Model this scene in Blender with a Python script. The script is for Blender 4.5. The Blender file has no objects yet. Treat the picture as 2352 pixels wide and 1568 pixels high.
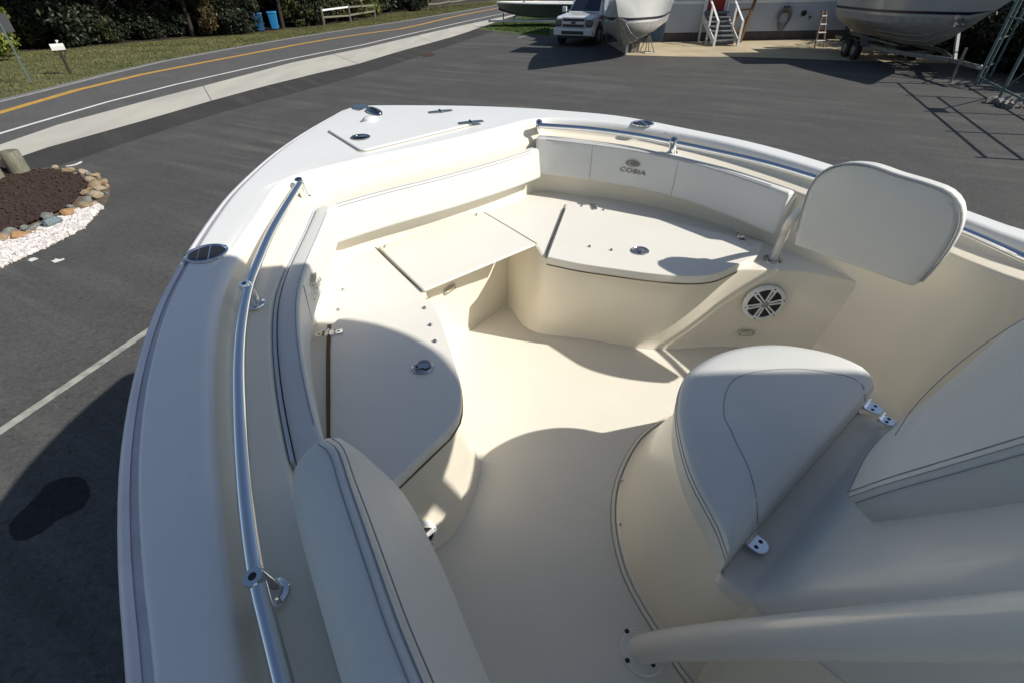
import bpy, bmesh, math, random
import numpy as np
from mathutils import Vector, Matrix
random.seed(7); rng=np.random.default_rng(7)
sc=bpy.context.scene; COL=sc.collection
# ------------------------------------------------------------------ camera
TH=math.radians(37);RO=math.radians(0.8);FO=1139.;CX,CY=1176.,784.;H=3.3
c_,s_=math.cos(TH),math.sin(TH);cr,sr=math.cos(RO),math.sin(RO)
cam=bpy.data.cameras.new('camera');cam.sensor_width=36;cam.lens=FO/2352*36;cam.clip_start=.05;cam.clip_end=600
camo=bpy.data.objects.new('camera',cam);COL.objects.link(camo)
R=Vector((1,0,0));U=Vector((0,s_,c_));F=Vector((0,c_,-s_))
R2=R*cr-U*sr;U2=U*cr+R*sr
M=Matrix((R2,U2,-F)).transposed().to_4x4();M.translation=(0,0,H);camo.matrix_world=M
sc.camera=camo
# ------------------------------------------------------------------ light
SUN=Vector((1.15,-.31,1.0)).normalized()
w=bpy.data.worlds.new('World');sc.world=w;w.use_nodes=True
nt=w.node_tree;bg=nt.nodes['Background'];sky=nt.nodes.new('ShaderNodeTexSky')
sky.sky_type='NISHITA';sky.sun_disc=False;sky.sun_elevation=math.asin(SUN.z);sky.sun_rotation=math.atan2(SUN.x,SUN.y)
nt.links.new(sky.outputs[0],bg.inputs[0]);bg.inputs[1].default_value=.074
sl=bpy.data.lights.new('sun','SUN');sl.energy=4.25;sl.angle=math.radians(.6);sl.color=(1,.95,.86)
so=bpy.data.objects.new('sun',sl);COL.objects.link(so);so.rotation_euler=SUN.to_track_quat('Z','Y').to_euler();so.location=(0,0,30)
sc.view_settings.view_transform='Standard';sc.view_settings.look='None';sc.view_settings.gamma=1
sc.view_settings.use_curve_mapping=False;sc.view_settings.exposure=0.30
# ------------------------------------------------------------------ surveying helpers: a measured sight line to its place on a plane
def ray(u,v):
    a=(u-CX)/FO;b=(CY-v)/FO;x=a*cr+b*sr;q=-a*sr+b*cr
    return (x,c_+q*s_,-s_+q*c_)
def P(u,v,z=0.):
    d=ray(u,v);t=(z-H)/d[2];return Vector((d[0]*t,d[1]*t,z))
BOWD=(-.616,.788)
def sheer(x,y): return 2.573+.035*(x*BOWD[0]+y*BOWD[1])
def PC(u,v,off=0):
    d=ray(u,v);t=(2.573+off-H)/(d[2]-.035*(d[0]*BOWD[0]+d[1]*BOWD[1]))
    return Vector((d[0]*t,d[1]*t,H+t*d[2]))
# ------------------------------------------------------------------ materials
def mat(name,col,rough=.5,metal=0,noise=0,nscale=8,bump=0,bscale=200,coat=0,stripes=None,col2=None,emis=None,spec=.5,detail=6,nstretch=None,ramp=(.35,.65)):
    m=bpy.data.materials.new(name);m.use_nodes=True;n=m.node_tree.nodes;l=m.node_tree.links;b=n['Principled BSDF']
    b.inputs['Base Color'].default_value=(*col,1);b.inputs['Roughness'].default_value=rough;b.inputs['Metallic'].default_value=metal
    b.inputs['Coat Weight'].default_value=coat;b.inputs['Coat Roughness'].default_value=.1;b.inputs['Specular IOR Level'].default_value=spec
    tc=n.new('ShaderNodeTexCoord');src=tc.outputs['Object']
    if nstretch:
        mp=n.new('ShaderNodeMapping');mp.inputs['Scale'].default_value=nstretch[:3]
        if len(nstretch)>3: mp.inputs['Rotation'].default_value=(0,0,nstretch[3])
        l.new(src,mp.inputs[0]);src=mp.outputs[0]
    if noise or col2:
        nz=n.new('ShaderNodeTexNoise');nz.inputs['Scale'].default_value=nscale;nz.inputs['Detail'].default_value=detail;l.new(src,nz.inputs['Vector'])
        cr_=n.new('ShaderNodeValToRGB');cr_.color_ramp.elements[0].position=ramp[0];cr_.color_ramp.elements[1].position=ramp[1]
        if col2 is None: col2=tuple(q*(1-noise) for q in col)
        cr_.color_ramp.elements[0].color=(*col2,1);cr_.color_ramp.elements[1].color=(*col,1)
        l.new(nz.outputs[0],cr_.inputs[0]);l.new(cr_.outputs[0],b.inputs['Base Color'])
    if bump:
        nb=n.new('ShaderNodeTexNoise');nb.inputs['Scale'].default_value=bscale;nb.inputs['Detail'].default_value=3;l.new(tc.outputs['Object'],nb.inputs['Vector'])
        bp=n.new('ShaderNodeBump');bp.inputs['Strength'].default_value=bump;bp.inputs['Distance'].default_value=.01
        l.new(nb.outputs[0],bp.inputs['Height']);l.new(bp.outputs[0],b.inputs['Normal'])
    return m
GEL=mat('deck_gelcoat',(.76,.765,.75),.32,noise=.03,nscale=3,bump=.03,bscale=60,coat=.15)
LIN=mat('liner_gelcoat',(.80,.745,.62),.3,noise=.03,nscale=2.5,bump=.03,bscale=12,coat=.2)
LID=mat('lid_gelcoat',(.78,.755,.69),.42,noise=.03,nscale=4,bump=.12,bscale=500)
FLR=mat('nonskid_floor',(.79,.75,.655),.55,noise=.05,nscale=3,bump=.25,bscale=420)
CONS=mat('console_gelcoat',(.72,.70,.64),.28,noise=.03,nscale=3,bump=.04,bscale=20,coat=.2)
VIN=mat('marine_vinyl',(.68,.685,.655),.46,noise=.05,nscale=5,bump=.18,bscale=350)
VINB=mat('marine_vinyl_side',(.62,.63,.61),.5,noise=.05,nscale=6,bump=.18,bscale=350)
THR=mat('stitch_thread',(.27,.28,.30),.8)
PIPI=mat('piping_welt',(.70,.70,.66),.5)
CHR=mat('polished_stainless',(.80,.81,.83),.07,1)
CHK=mat('dark_reflecting_chrome',(.30,.31,.32),.12,1)
CHD=mat('brushed_stainless',(.55,.56,.58),.25,1,noise=.2,nscale=90)
BLK=mat('black_hole',(.012,.012,.014),.5)
DRKM=mat('dark_bronze_logo',(.16,.15,.13),.5)
RUB=mat('rub_rail_vinyl',(.58,.56,.59),.38,noise=.18,nscale=14,nstretch=(1,1,1))
RUBI=mat('rub_rail_insert',(.78,.76,.78),.3,noise=.12,nscale=9)
SPK=mat('speaker_white',(.78,.79,.78),.35)
LEN=mat('courtesy_lens',(.55,.50,.36),.2,coat=.5)
GAP_AND_SHADE=mat('seam_gap_and_shade',(.16,.12,.075),.8)
TRIM=mat('flange_trim',(.30,.26,.21),.6)
PNT=mat('powder_coat_cream',(.74,.72,.66),.22,coat=.4,noise=.02,nscale=6)
BOARD=mat('backing_board',(.55,.60,.64),.4)
# asphalt: worn grey with long pale scuffs and fine stone
def asphalt(name,base,pale,sc1,rot,crack=.0):
    m=bpy.data.materials.new(name);m.use_nodes=True;n=m.node_tree.nodes;l=m.node_tree.links;b=n['Principled BSDF'];b.inputs['Roughness'].default_value=.85
    b.inputs['Specular IOR Level'].default_value=.15
    tc=n.new('ShaderNodeTexCoord')
    def nz(scale,detail=5,mp=None,rough=.6):
        t=n.new('ShaderNodeTexNoise');t.inputs['Scale'].default_value=scale;t.inputs['Detail'].default_value=detail;t.inputs['Roughness'].default_value=rough
        if mp:
            k=n.new('ShaderNodeMapping');k.inputs['Rotation'].default_value=(0,0,rot);l.new(tc.outputs['Object'],k.inputs[0])
            k2=n.new('ShaderNodeMapping');k2.inputs['Scale'].default_value=mp;l.new(k.outputs[0],k2.inputs[0]);l.new(k2.outputs[0],t.inputs[0])
        else:l.new(tc.outputs['Object'],t.inputs[0])
        return t.outputs[0]
    def rp(x,a,c):
        r=n.new('ShaderNodeMapRange');r.inputs[1].default_value=a;r.inputs[2].default_value=c;l.new(x,r.inputs[0]);return r.outputs[0]
    def mix(f,a,c):
        k=n.new('ShaderNodeMix');k.data_type='RGBA';l.new(f,k.inputs[0])
        for s,q in ((6,a),(7,c)):
            if isinstance(q,tuple):k.inputs[s].default_value=(*q,1)
            else:l.new(q,k.inputs[s])
        return k.outputs[2]
    def mul(a,c):
        k=n.new('ShaderNodeMath');k.operation='MULTIPLY'
        l.new(a,k.inputs[0])
        if isinstance(c,float):k.inputs[1].default_value=c
        else:l.new(c,k.inputs[1])
        return k.outputs[0]
    c=mix(rp(nz(sc1),.3,.7),base,tuple(q*1.28 for q in base))
    st=mul(rp(nz(1.0,8,(.10,1.6,1),.7),.48,.70),rp(nz(.3),.38,.60))
    c=mix(mul(st,.6),c,pale);c=mix(mul(rp(nz(7,6,rough=.8),.45,.75),.45),c,tuple(q*1.8 for q in base));c=mix(mul(rp(nz(16,4,rough=.8),.5,.65),.55),c,tuple(q*.55 for q in base))
    c=mix(mul(rp(nz(.9,8,rough=.75),.62,.72),.35),c,pale)
    c=mix(mul(rp(nz(30,3,rough=.8),.55,.68),.6),c,tuple(q*2.4 for q in base))
    c=mix(mul(rp(nz(45,2),.62,.7),.5),c,tuple(q*.45 for q in base))
    l.new(c,b.inputs['Base Color'])
    bp=n.new('ShaderNodeBump');bp.inputs['Strength'].default_value=.5;bp.inputs['Distance'].default_value=.01
    l.new(nz(90,3),bp.inputs['Height']);l.new(bp.outputs[0],b.inputs['Normal'])
    return m
LOT=asphalt('worn_lot_asphalt',(.066,.066,.064),(.19,.185,.175),.8,.5)
ROAD=asphalt('road_asphalt',(.088,.088,.088),(.14,.14,.14),.7,.9)
PATCH=asphalt('dark_patch_asphalt',(.044,.043,.042),(.14,.135,.12),.8,.9)
CONC=mat('pale_concrete',(.52,.50,.44),.85,noise=.22,nscale=1.3,bump=.2,bscale=60,nstretch=(1,.25,1,-.25),ramp=(.3,.75))
CONW=mat('warm_concrete',(.50,.42,.28),.85,noise=.3,nscale=.6,bump=.2,bscale=60,ramp=(.3,.7))
WHT=mat('road_paint_white',(.72,.72,.68),.7,noise=.25,nscale=6,ramp=(.25,.6))
OLDW=mat('worn_paint_white',(.36,.36,.32),.8,noise=.45,nscale=9,ramp=(.3,.6))
YEL=mat('road_paint_yellow',(.55,.32,.07),.7,noise=.25,nscale=5)
GRS=mat('dry_grass_ground',(.11,.105,.038),.95,col2=(.055,.065,.02),nscale=1.4,bump=.6,bscale=30,ramp=(.3,.7))
GRG=mat('green_grass_ground',(.09,.115,.028),.95,col2=(.03,.055,.012),nscale=2.2,bump=.6,bscale=30)
LITT=mat('leaf_litter',(.05,.03,.018),.95,col2=(.012,.010,.007),nscale=2.5,bump=.6,bscale=25)
def leafm(name,a,b2): return mat(name,a,.6,col2=b2,nscale=1.2,ramp=(.35,.65))
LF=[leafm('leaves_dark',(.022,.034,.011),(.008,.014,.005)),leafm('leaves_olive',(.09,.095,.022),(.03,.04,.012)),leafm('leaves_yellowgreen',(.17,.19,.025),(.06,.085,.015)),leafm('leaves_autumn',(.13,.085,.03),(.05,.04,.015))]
BARK=mat('bark',(.035,.028,.02),.9,noise=.5,nscale=12,bump=.6,bscale=30)
MUL=mat('mulch',(.055,.028,.018),.95,col2=(.018,.010,.008),nscale=30,bump=.9,bscale=70)
MULC=mat('mulch_chips',(.060,.034,.024),.95,col2=(.025,.013,.010),nscale=40)
WGR=mat('white_gravel',(.72,.68,.66),.8,noise=.3,nscale=30)
WOODG=mat('grey_weathered_wood',(.22,.215,.16),.85,noise=.5,nscale=9,bump=.5,bscale=40,nstretch=(6,6,.6))
WOODB=mat('brown_wood',(.20,.10,.045),.8,noise=.4,nscale=9,nstretch=(6,6,.6))
WOODD=mat('dark_stained_wood',(.055,.035,.025),.85,noise=.4,nscale=9)
SIDE=mat('white_siding_in_shade',(.46,.50,.54),.6,noise=.06,nscale=1.5)  # white paint with its shade put into a grey-blue base colour
FOUND=mat('foundation_block',(.10,.085,.08),.9,noise=.3,nscale=4)
DOOR=mat('red_door',(.30,.012,.012),.5)
WPT=mat('white_paint',(.75,.76,.76),.45,noise=.05,nscale=6)
STEP=mat('grey_step',(.20,.22,.24),.8,noise=.3,nscale=5)
CARW=mat('white_car_paint',(.72,.74,.75),.2,coat=.8)
GLS=mat('dark_glass',(.010,.013,.028),.06,spec=.8)
TIR=mat('tyre_rubber',(.018,.018,.018),.85)
GRIL=mat('grille_dark',(.03,.02,.03),.4)
HLMP=mat('headlamp_lens',(.10,.11,.12),.1,coat=1)
BLUE=mat('blue_emblem',(.02,.08,.18),.3)
BIN=mat('blue_bin_plastic',(.015,.10,.24),.45,noise=.25,nscale=5);BIN2=mat('bright_blue_bin_plastic',(.02,.22,.50),.45,noise=.2,nscale=5)
GALV=mat('galvanised_steel',(.22,.23,.23),.45,.6,noise=.25,nscale=15)
RUST=mat('rusty_red_steel',(.16,.03,.02),.7,noise=.4,nscale=20)
HUL=mat('boat_gelcoat_white',(.70,.72,.72),.15,coat=.6);HULB=mat('boat_bottom_paint',(.36,.35,.33),.6,noise=.25,nscale=3)
NAVY=mat('navy_stripe',(.012,.012,.035),.3)
TEAL=mat('teal_frame_paint',(.13,.19,.19),.5,.2,noise=.3,nscale=12)
PMAIL=mat('mailbox_metal',(.62,.63,.60),.4)
BLOCK=mat('cinder_block',(.26,.25,.23),.9,noise=.3,nscale=8,bump=.4,bscale=50)
REDC=mat('manhole_rust',(.07,.03,.02),.8,noise=.4,nscale=10)
# ------------------------------------------------------------------ mesh helpers
ORG=[Vector((0,0,0))]
def tag(o,label=None,cat=None,group=None,kind=None):
    if label:o['label']=label
    if cat:o['category']=cat
    if group:o['group']=group
    if kind:o['kind']=kind
    return o
def thing(name,label,cat,loc=(0,0,0),rz=0,group=None):
    o=bpy.data.objects.new(name,None);COL.objects.link(o);o.location=loc;o.rotation_euler=(0,0,rz);o.empty_display_size=.2
    return tag(o,label,cat,group)
def mk(name,v,f,m,parent=None,smooth=35,bevel=0,seg=2,label=None,raw=False):
    me=bpy.data.meshes.new(name);o_=ORG[0] if parent is not None and not raw else Vector((0,0,0))
    me.from_pydata([tuple(Vector(p)-o_) for p in v] if o_.length>0 else [tuple(p) for p in v],[],f);me.validate();me.update()
    bm=bmesh.new();bm.from_mesh(me);bmesh.ops.recalc_face_normals(bm,faces=bm.faces);bm.to_mesh(me);bm.free()
    if smooth is not None:
        me.shade_smooth();me.set_sharp_from_angle(angle=math.radians(smooth))
    me.materials.append(m)
    o=bpy.data.objects.new(name,me);COL.objects.link(o)
    if parent is not None:o.parent=parent
    if bevel:
        b=o.modifiers.new('bevel','BEVEL');b.width=bevel;b.segments=seg;b.limit_method='ANGLE';b.angle_limit=math.radians(40);b.harden_normals=True
    if label:o['label']=label
    return o
class MB:
    def __init__(s):s.v=[];s.f=[]
    def add(s,v,f):
        k=len(s.v);s.v+=[Vector(p) for p in v];s.f+=[tuple(i+k for i in q) for q in f];return s
    def box(s,c,d,rz=0,rx=0,ry=0,mt=None):
        M_=mt or (Matrix.Translation(c)@Matrix.Rotation(rz,4,'Z')@Matrix.Rotation(ry,4,'Y')@Matrix.Rotation(rx,4,'X'))
        q=[M_@Vector((x*d[0]/2,y*d[1]/2,z*d[2]/2)) for z in (-1,1) for y in (-1,1) for x in (-1,1)]
        return s.add(q,[(0,2,3,1),(4,5,7,6),(0,1,5,4),(2,6,7,3),(0,4,6,2),(1,3,7,5)])
    def bar(s,a,b,wd,hg=None,up=(0,0,1)):
        a=Vector(a);b=Vector(b);z=(b-a);L=z.length;z=z/L;u=Vector(up)
        if abs(u.dot(z))>.95:u=Vector((1,0,0))
        x=u.cross(z).normalized();y=z.cross(x);M_=Matrix((x,y,z)).transposed().to_4x4();M_.translation=(a+b)/2
        return s.box(None,(wd,hg or wd,L),mt=M_)
    def tube(s,pts,r,n=8,caps=True):
        v,f=tubev(pts,r,n,caps);return s.add(v,f)
    def lathe(s,c,prof,n=16,axis=(0,0,1),xa=None):
        z=Vector(axis).normalized();x=Vector(xa) if xa else (Vector((1,0,0)) if abs(z.x)<.9 else Vector((0,1,0)));x=(x-z*x.dot(z)).normalized();y=z.cross(x);c=Vector(c)
        v=[];f=[]
        for r,h in prof:
            for i in range(n):
                a=2*math.pi*i/n;v.append(c+z*h+(x*math.cos(a)+y*math.sin(a))*r)
        for k in range(len(prof)-1):
            for i in range(n):
                j=(i+1)%n;f.append((k*n+i,k*n+j,(k+1)*n+j,(k+1)*n+i))
        f.append(tuple(range(n))[::-1]);f.append(tuple((len(prof)-1)*n+i for i in range(n)))
        return s.add(v,f)
    def prism(s,pts,z0,z1):
        n=len(pts);v=[(p[0],p[1],z0) for p in pts]+[(p[0],p[1],z1) for p in pts]
        f=[tuple(range(n))[::-1],tuple(range(n,2*n))]+[(i,(i+1)%n,n+(i+1)%n,n+i) for i in range(n)]
        return s.add(v,f)
    def build(s,name,m,parent=None,**k): return mk(name,s.v,s.f,m,parent,**k)
def tubev(pts,r,n=8,caps=True):
    pts=[Vector(p) for p in pts];v=[];f=[];N=len(pts);prev=None
    rr=r if hasattr(r,'__len__') else [r]*N
    for i,p in enumerate(pts):
        t=(pts[min(i+1,N-1)]-pts[max(i-1,0)]).normalized()
        if prev is None:
            u=Vector((0,0,1)) if abs(t.z)<.9 else Vector((1,0,0));x=t.cross(u).normalized()
        else:x=(prev-t*prev.dot(t)).normalized()
        prev=x;y=t.cross(x)
        for k in range(n):
            a=2*math.pi*k/n;v.append(p+(x*math.cos(a)+y*math.sin(a))*rr[i])
    for i in range(N-1):
        for k in range(n):
            j=(k+1)%n;f.append((i*n+k,i*n+j,(i+1)*n+j,(i+1)*n+k))
    if caps:f.append(tuple(range(n))[::-1]);f.append(tuple((N-1)*n+k for k in range(n)))
    return v,f
def spl(pts,n,closed=False):
    """centripetal-ish Catmull-Rom, resampled evenly to n points"""
    p=[Vector(q) for q in pts];L=len(p)
    if L==2:return [p[0].lerp(p[1],i/(n-1)) for i in range(n)]
    out=[];rngk=L if closed else L-1
    for i in range(rngk):
        if closed:a,b,c,d=p[(i-1)%L],p[i],p[(i+1)%L],p[(i+2)%L]
        else:
            b,c=p[i],p[i+1];a=p[i-1] if i>0 else b*2-c;d=p[i+2] if i+2<L else c*2-b
        la=max((b-a).length,1e-6)**.5;lb=max((c-b).length,1e-6)**.5;lc=max((d-c).length,1e-6)**.5
        m1=(c-b)+((b-a)/la-(c-a)/(la+lb))*lb;m2=(c-b)+((d-c)/lc-(d-b)/(lb+lc))*lb
        for k in range(16):
            t=k/16;t2=t*t;t3=t2*t
            out.append(b*(2*t3-3*t2+1)+m1*(t3-2*t2+t)+c*(-2*t3+3*t2)+m2*(t3-t2))
    out.append(p[0] if closed else p[-1])
    cum=[0]
    for i in range(1,len(out)):cum.append(cum[-1]+(out[i]-out[i-1]).length)
    T=cum[-1];res=[];j=0;m=n+1 if closed else n
    for k in range(m):
        t=T*k/(m-1)
        while j<len(cum)-2 and cum[j+1]<t:j+=1
        s=(t-cum[j])/max(cum[j+1]-cum[j],1e-9);res.append(out[j].lerp(out[j+1],min(max(s,0),1)))
    return res[:-1] if closed else res
def loft(rows,closed=False,capsr=False):
    n=len(rows[0]);v=[p for r in rows for p in r];f=[]
    for i in range(len(rows)-1):
        for k in range(n if closed else n-1):
            j=(k+1)%n;f.append((i*n+k,i*n+j,(i+1)*n+j,(i+1)*n+k))
    if capsr:f.append(tuple(range(n))[::-1]);f.append(tuple((len(rows)-1)*n+k for k in range(n)))
    return v,f
def off2(pts,d):
    """offset a polyline in plan to its right-hand side by d (d scalar or list), keep z"""
    n=len(pts);out=[]
    for i,p in enumerate(pts):
        a=pts[max(i-1,0)];b=pts[min(i+1,n-1)]
        t1=(Vector((p.x-a.x,p.y-a.y)) if i>0 else Vector((b.x-p.x,b.y-p.y)));t2=(Vector((b.x-p.x,b.y-p.y)) if i<n-1 else t1)
        t1=t1.normalized() if t1.length else t2.normalized();t2=t2.normalized() if t2.length else t1
        n1=Vector((t1.y,-t1.x));n2=Vector((t2.y,-t2.x));m_=n1+n2;m_=m_/max(m_.length,1e-6);k=1/max(m_.dot(n1),.5)
        dd=d[i] if hasattr(d,'__len__') else d
        out.append(Vector((p.x+m_.x*dd*k,p.y+m_.y*dd*k,p.z)))
    return out
def rpoly(pts,r,k=4):
    """round the corners of a closed polygon (works in 3D)"""
    out=[];n=len(pts);pts=[Vector(p) for p in pts]
    for i,p in enumerate(pts):
        a=pts[i-1];b=pts[(i+1)%n];ri=r[i] if hasattr(r,'__len__') else r
        la=(a-p).length;lb=(b-p).length;ri=min(ri,la*.49,lb*.49)
        s=p+(a-p)/la*ri;e=p+(b-p)/lb*ri
        for j in range(k+1):
            t=j/k;out.append(s*(1-t)**2+p*2*t*(1-t)+e*t*t)
    return out
def plate(name,pts,z0,z1,m,parent,bevel=.004,seg=3,**k):
    return MB().prism(pts,z0,z1).build(name,m,parent,bevel=bevel,seg=seg,**k)
def copy_tree(o,loc=None,rz=None,label=None,parent=None):
    c=o.copy();COL.objects.link(c)
    if parent is not None:c.parent=parent
    if loc is not None:c.location=loc
    if rz is not None:c.rotation_euler=(0,0,rz)
    if label:c['label']=label
    for ch in list(o.children):copy_tree(ch,parent=c)
    return c
# ================================================================== GROUND
def sheet(name,pts,z,m,kind='structure'):
    v=[(p[0],p[1],z) for p in pts];o=mk(name,v,[tuple(range(len(v)))],m,smooth=None);o['kind']=kind;return o
def ribbon(name,A,B,z,m,kind='structure'):
    n=len(A);v=[(p[0],p[1],z) for p in A]+[(p[0],p[1],z) for p in B]
    o=mk(name,v,[(i,i+1,n+i+1,n+i) for i in range(n-1)],m,smooth=None);o['kind']=kind;return o
sheet('ground',[(-300,-200),(300,-200),(300,400),(-300,400)],-.02,GRS)
def line(px,ext0=None,ext1=None,n=40):
    w=[P(*q) for q in px]
    d0=(w[0]-w[1]).normalized();d1=(w[-1]-w[-2]).normalized()
    if ext0:w=[w[0]+d0*ext0]+w
    if ext1:w=w+[w[-1]+d1*ext1]
    return spl(w,n)
yel=line([(0,259),(174,208),(347,167),(521,134),(694,101),(817,80.5),(908,69),(1047,38),(1162,15.6)],16,60)
# smooth road axis from measured centre line
wl=line([(0,307),(174,255),(347,208),(521,168),(694,130),(817,107),(908,86),(1117,39.5),(1155,32)],14,60)
fl=line([(0,234),(174,191),(347,147.6),(521,114.6),(694,85),(817,66),(908,52.5),(1151,11)],18,60)
cu=line([(0,333),(174,274),(347,229),(521,184),(694,139),(817,115),(908,94),(1047,62),(1134,44)],12,60)
cl=line([(0,376),(52,358),(208,309),(347,273),(521,222),(694,177),(817,149),(908,121.5),(1047,83),(1105,63)],12,60)
ge=off2(fl,-.38)
dk=line([(139,380),(347,309),(521,255),(694,210),(817,175),(908,148),(985,122),(1050,100),(1110,80)],16,40)
lot=[p for p in cl]+[(20,120),(120,120),(120,-60),(-11,-60)]
sheet('parking_lot',lot,0,LOT)
ribbon('road',ge,cl,-.008,ROAD)
ribbon('dark_asphalt_strip',cl,dk,.004,PATCH)
ribbon('concrete_shoulder',cu,cl,0,CONC)
ribbon('gravel_verge',ge,off2(ge,.5),-.004,mat('verge_gravel',(.20,.19,.19),.95,noise=.4,nscale=12,bump=.5,bscale=60))
for nm,l_,wd,m_ in (('edge_line',wl,.075,WHT),('edge_line',fl,.06,mat('road_paint_far',(.40,.43,.41),.8,noise=.3,nscale=4)),('centre_line',yel,.17,YEL)):
    ribbon(nm,off2(l_,-wd),off2(l_,wd),.0,m_)
for k in range(4,36,3):
    a_,b_=cu[k],cl[k];d_=(cl[min(k+1,39)]-cl[k]).normalized()*.018
    m_=bpy.data.materials.get('joint_dark') or mat('joint_dark',(.16,.15,.13),.9)
    o=mk('expansion_joint',[(a_.x-d_.x,a_.y-d_.y,.004),(a_.x+d_.x,a_.y+d_.y,.004),(b_.x+d_.x,b_.y+d_.y,.004),(b_.x-d_.x,b_.y-d_.y,.004)],[(0,1,2,3)],m_,smooth=None);o['kind']='structure'
# near parking line and stains
a=P(-60,1031);b=P(330,767);d=(b-a).normalized();b=b+d*1.2;nn=Vector((d.y,-d.x,0))*.05
ribbon('parking_line',[a+nn,b+nn],[a-nn,b-nn],.004,OLDW)
for pts in ([(1190,88),(1262,68)],[(860,0),(861,0)][:0]):
    if pts:
        a=P(*pts[0]);b=P(*pts[1]);nn=(b-a).normalized();nn=Vector((nn.y,-nn.x,0))*.06
        ribbon('parking_line',[a+nn,b+nn],[a-nn,b-nn],.004,OLDW)
def blob(name,px,z,m,n=40,jit=.0,kind='structure'):
    w=spl([P(*q) for q in px],n,True)
    if jit:w=[p+Vector((random.uniform(-jit,jit),random.uniform(-jit,jit),0)) for p in w]
    return sheet(name,w,z,m,kind)
STAIN=asphalt('oil_stain',(.022,.022,.022),(.04,.04,.04),.8,.5)
blob('oil_stain',[(22,1205),(60,1165),(120,1105),(180,1095),(205,1120),(190,1165),(130,1195),(90,1225),(40,1240)],.004,STAIN,60,.006)
for px in ([(150,383),(172,378),(190,371),(188,375),(170,382)],[(118,600),(130,596),(146,596),(142,601),(122,605)],[(66,597),(78,593),(84,597),(76,602),(68,602)],[(313,755),(320,752),(322,756)][:0]):
    if px:blob('paint_scrap',px,.006,WHT,14,.02)
blob('manhole_cover',[(970,126),(985,123),(1000,125),(990,130),(975,131)],.012,REDC,20)
# concrete pad in front of the building
pad=[P(1440,128),P(1560,131),P(1700,132),P(1800,135),P(1960,141),P(2150,146),(30,19),(30,33),(8,33),P(1395,100)]
sheet('concrete_pad',pad,.010,CONW)
# grass beyond the road, green patch by the trailer
treeline=[P(*q) for q in [(0,121),(174,111),(347,95),(521,82),(729,61)]]
sheet('woodland_floor',[p for p in [P(-420,150)]+treeline+[P(905,30),P(1060,8)]]+[(30,140),(-150,140),(-150,10)],-.012,LITT)
gp=[P(1095,68),P(1130,58),P(1180,42),P(1300,20),(14,60),(8,36),P(1262,86),P(1160,76)]
sheet('grass_patch',gp,.006,GRG)
# individual grass blades (nobody could count them)
def blades(name,tri,n,h,m,z=0):
    """tri: list of (A,B,C,D) quads in plan"""
    v=np.zeros((n*3,3));q=rng.integers(0,len(tri),n);ar=rng.random(n);br=rng.random(n)
    T=np.array([[(p[0],p[1]) for p in t] for t in tri])
    A=T[q,0];B=T[q,1];C=T[q,2];D=T[q,3]
    xy=(A*(1-ar)[:,None]+B*ar[:,None])*(1-br)[:,None]+(D*(1-ar)[:,None]+C*ar[:,None])*br[:,None]
    th=rng.random(n)*6.28;wd=rng.uniform(.012,.03,n);hh=rng.uniform(.4,1,n)*h;ln=rng.normal(0,.4,(n,2))*hh[:,None]
    dx=np.stack([np.cos(th),np.sin(th)],1)*wd[:,None]
    v[0::3,:2]=xy-dx;v[1::3,:2]=xy+dx;v[2::3,:2]=xy+ln;v[0::3,2]=z;v[1::3,2]=z;v[2::3,2]=z+hh
    me=bpy.data.meshes.new(name);me.vertices.add(n*3);me.vertices.foreach_set('co',v.ravel());me.loops.add(n*3);me.loops.foreach_set('vertex_index',np.arange(n*3,dtype=np.int32))
    me.polygons.add(n);me.polygons.foreach_set('loop_start',np.arange(0,n*3,3,dtype=np.int32));me.update();me.materials.append(m)
    o=bpy.data.objects.new(name,me);COL.objects.link(o);return o
te=spl([P(-420,150)]+treeline+[P(905,30),P(1060,8)],14);gg=spl([p for p in ge[3:30]],14)
G1=mat('grass_blades_dry',(.155,.15,.055),.8,col2=(.075,.09,.026),nscale=.5);G2=mat('grass_blades_green',(.10,.15,.03),.8,col2=(.05,.09,.018),nscale=.8)
tag(blades('verge_grass',[(gg[i],gg[i+1],te[i+1],te[i]) for i in range(11)],90000,.07,G1,-.02),'dry mown grass growing between the road and the woods','grass',kind='stuff')
tag(blades('patch_grass',[(P(1110,66),P(1165,48),P(1262,58),P(1262,84)),(P(1165,48),P(1300,22),(9,44),P(1262,58))],26000,.10,G2,.006),'green grass patch under the boat trailer beside the lot','grass',kind='stuff')
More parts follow.
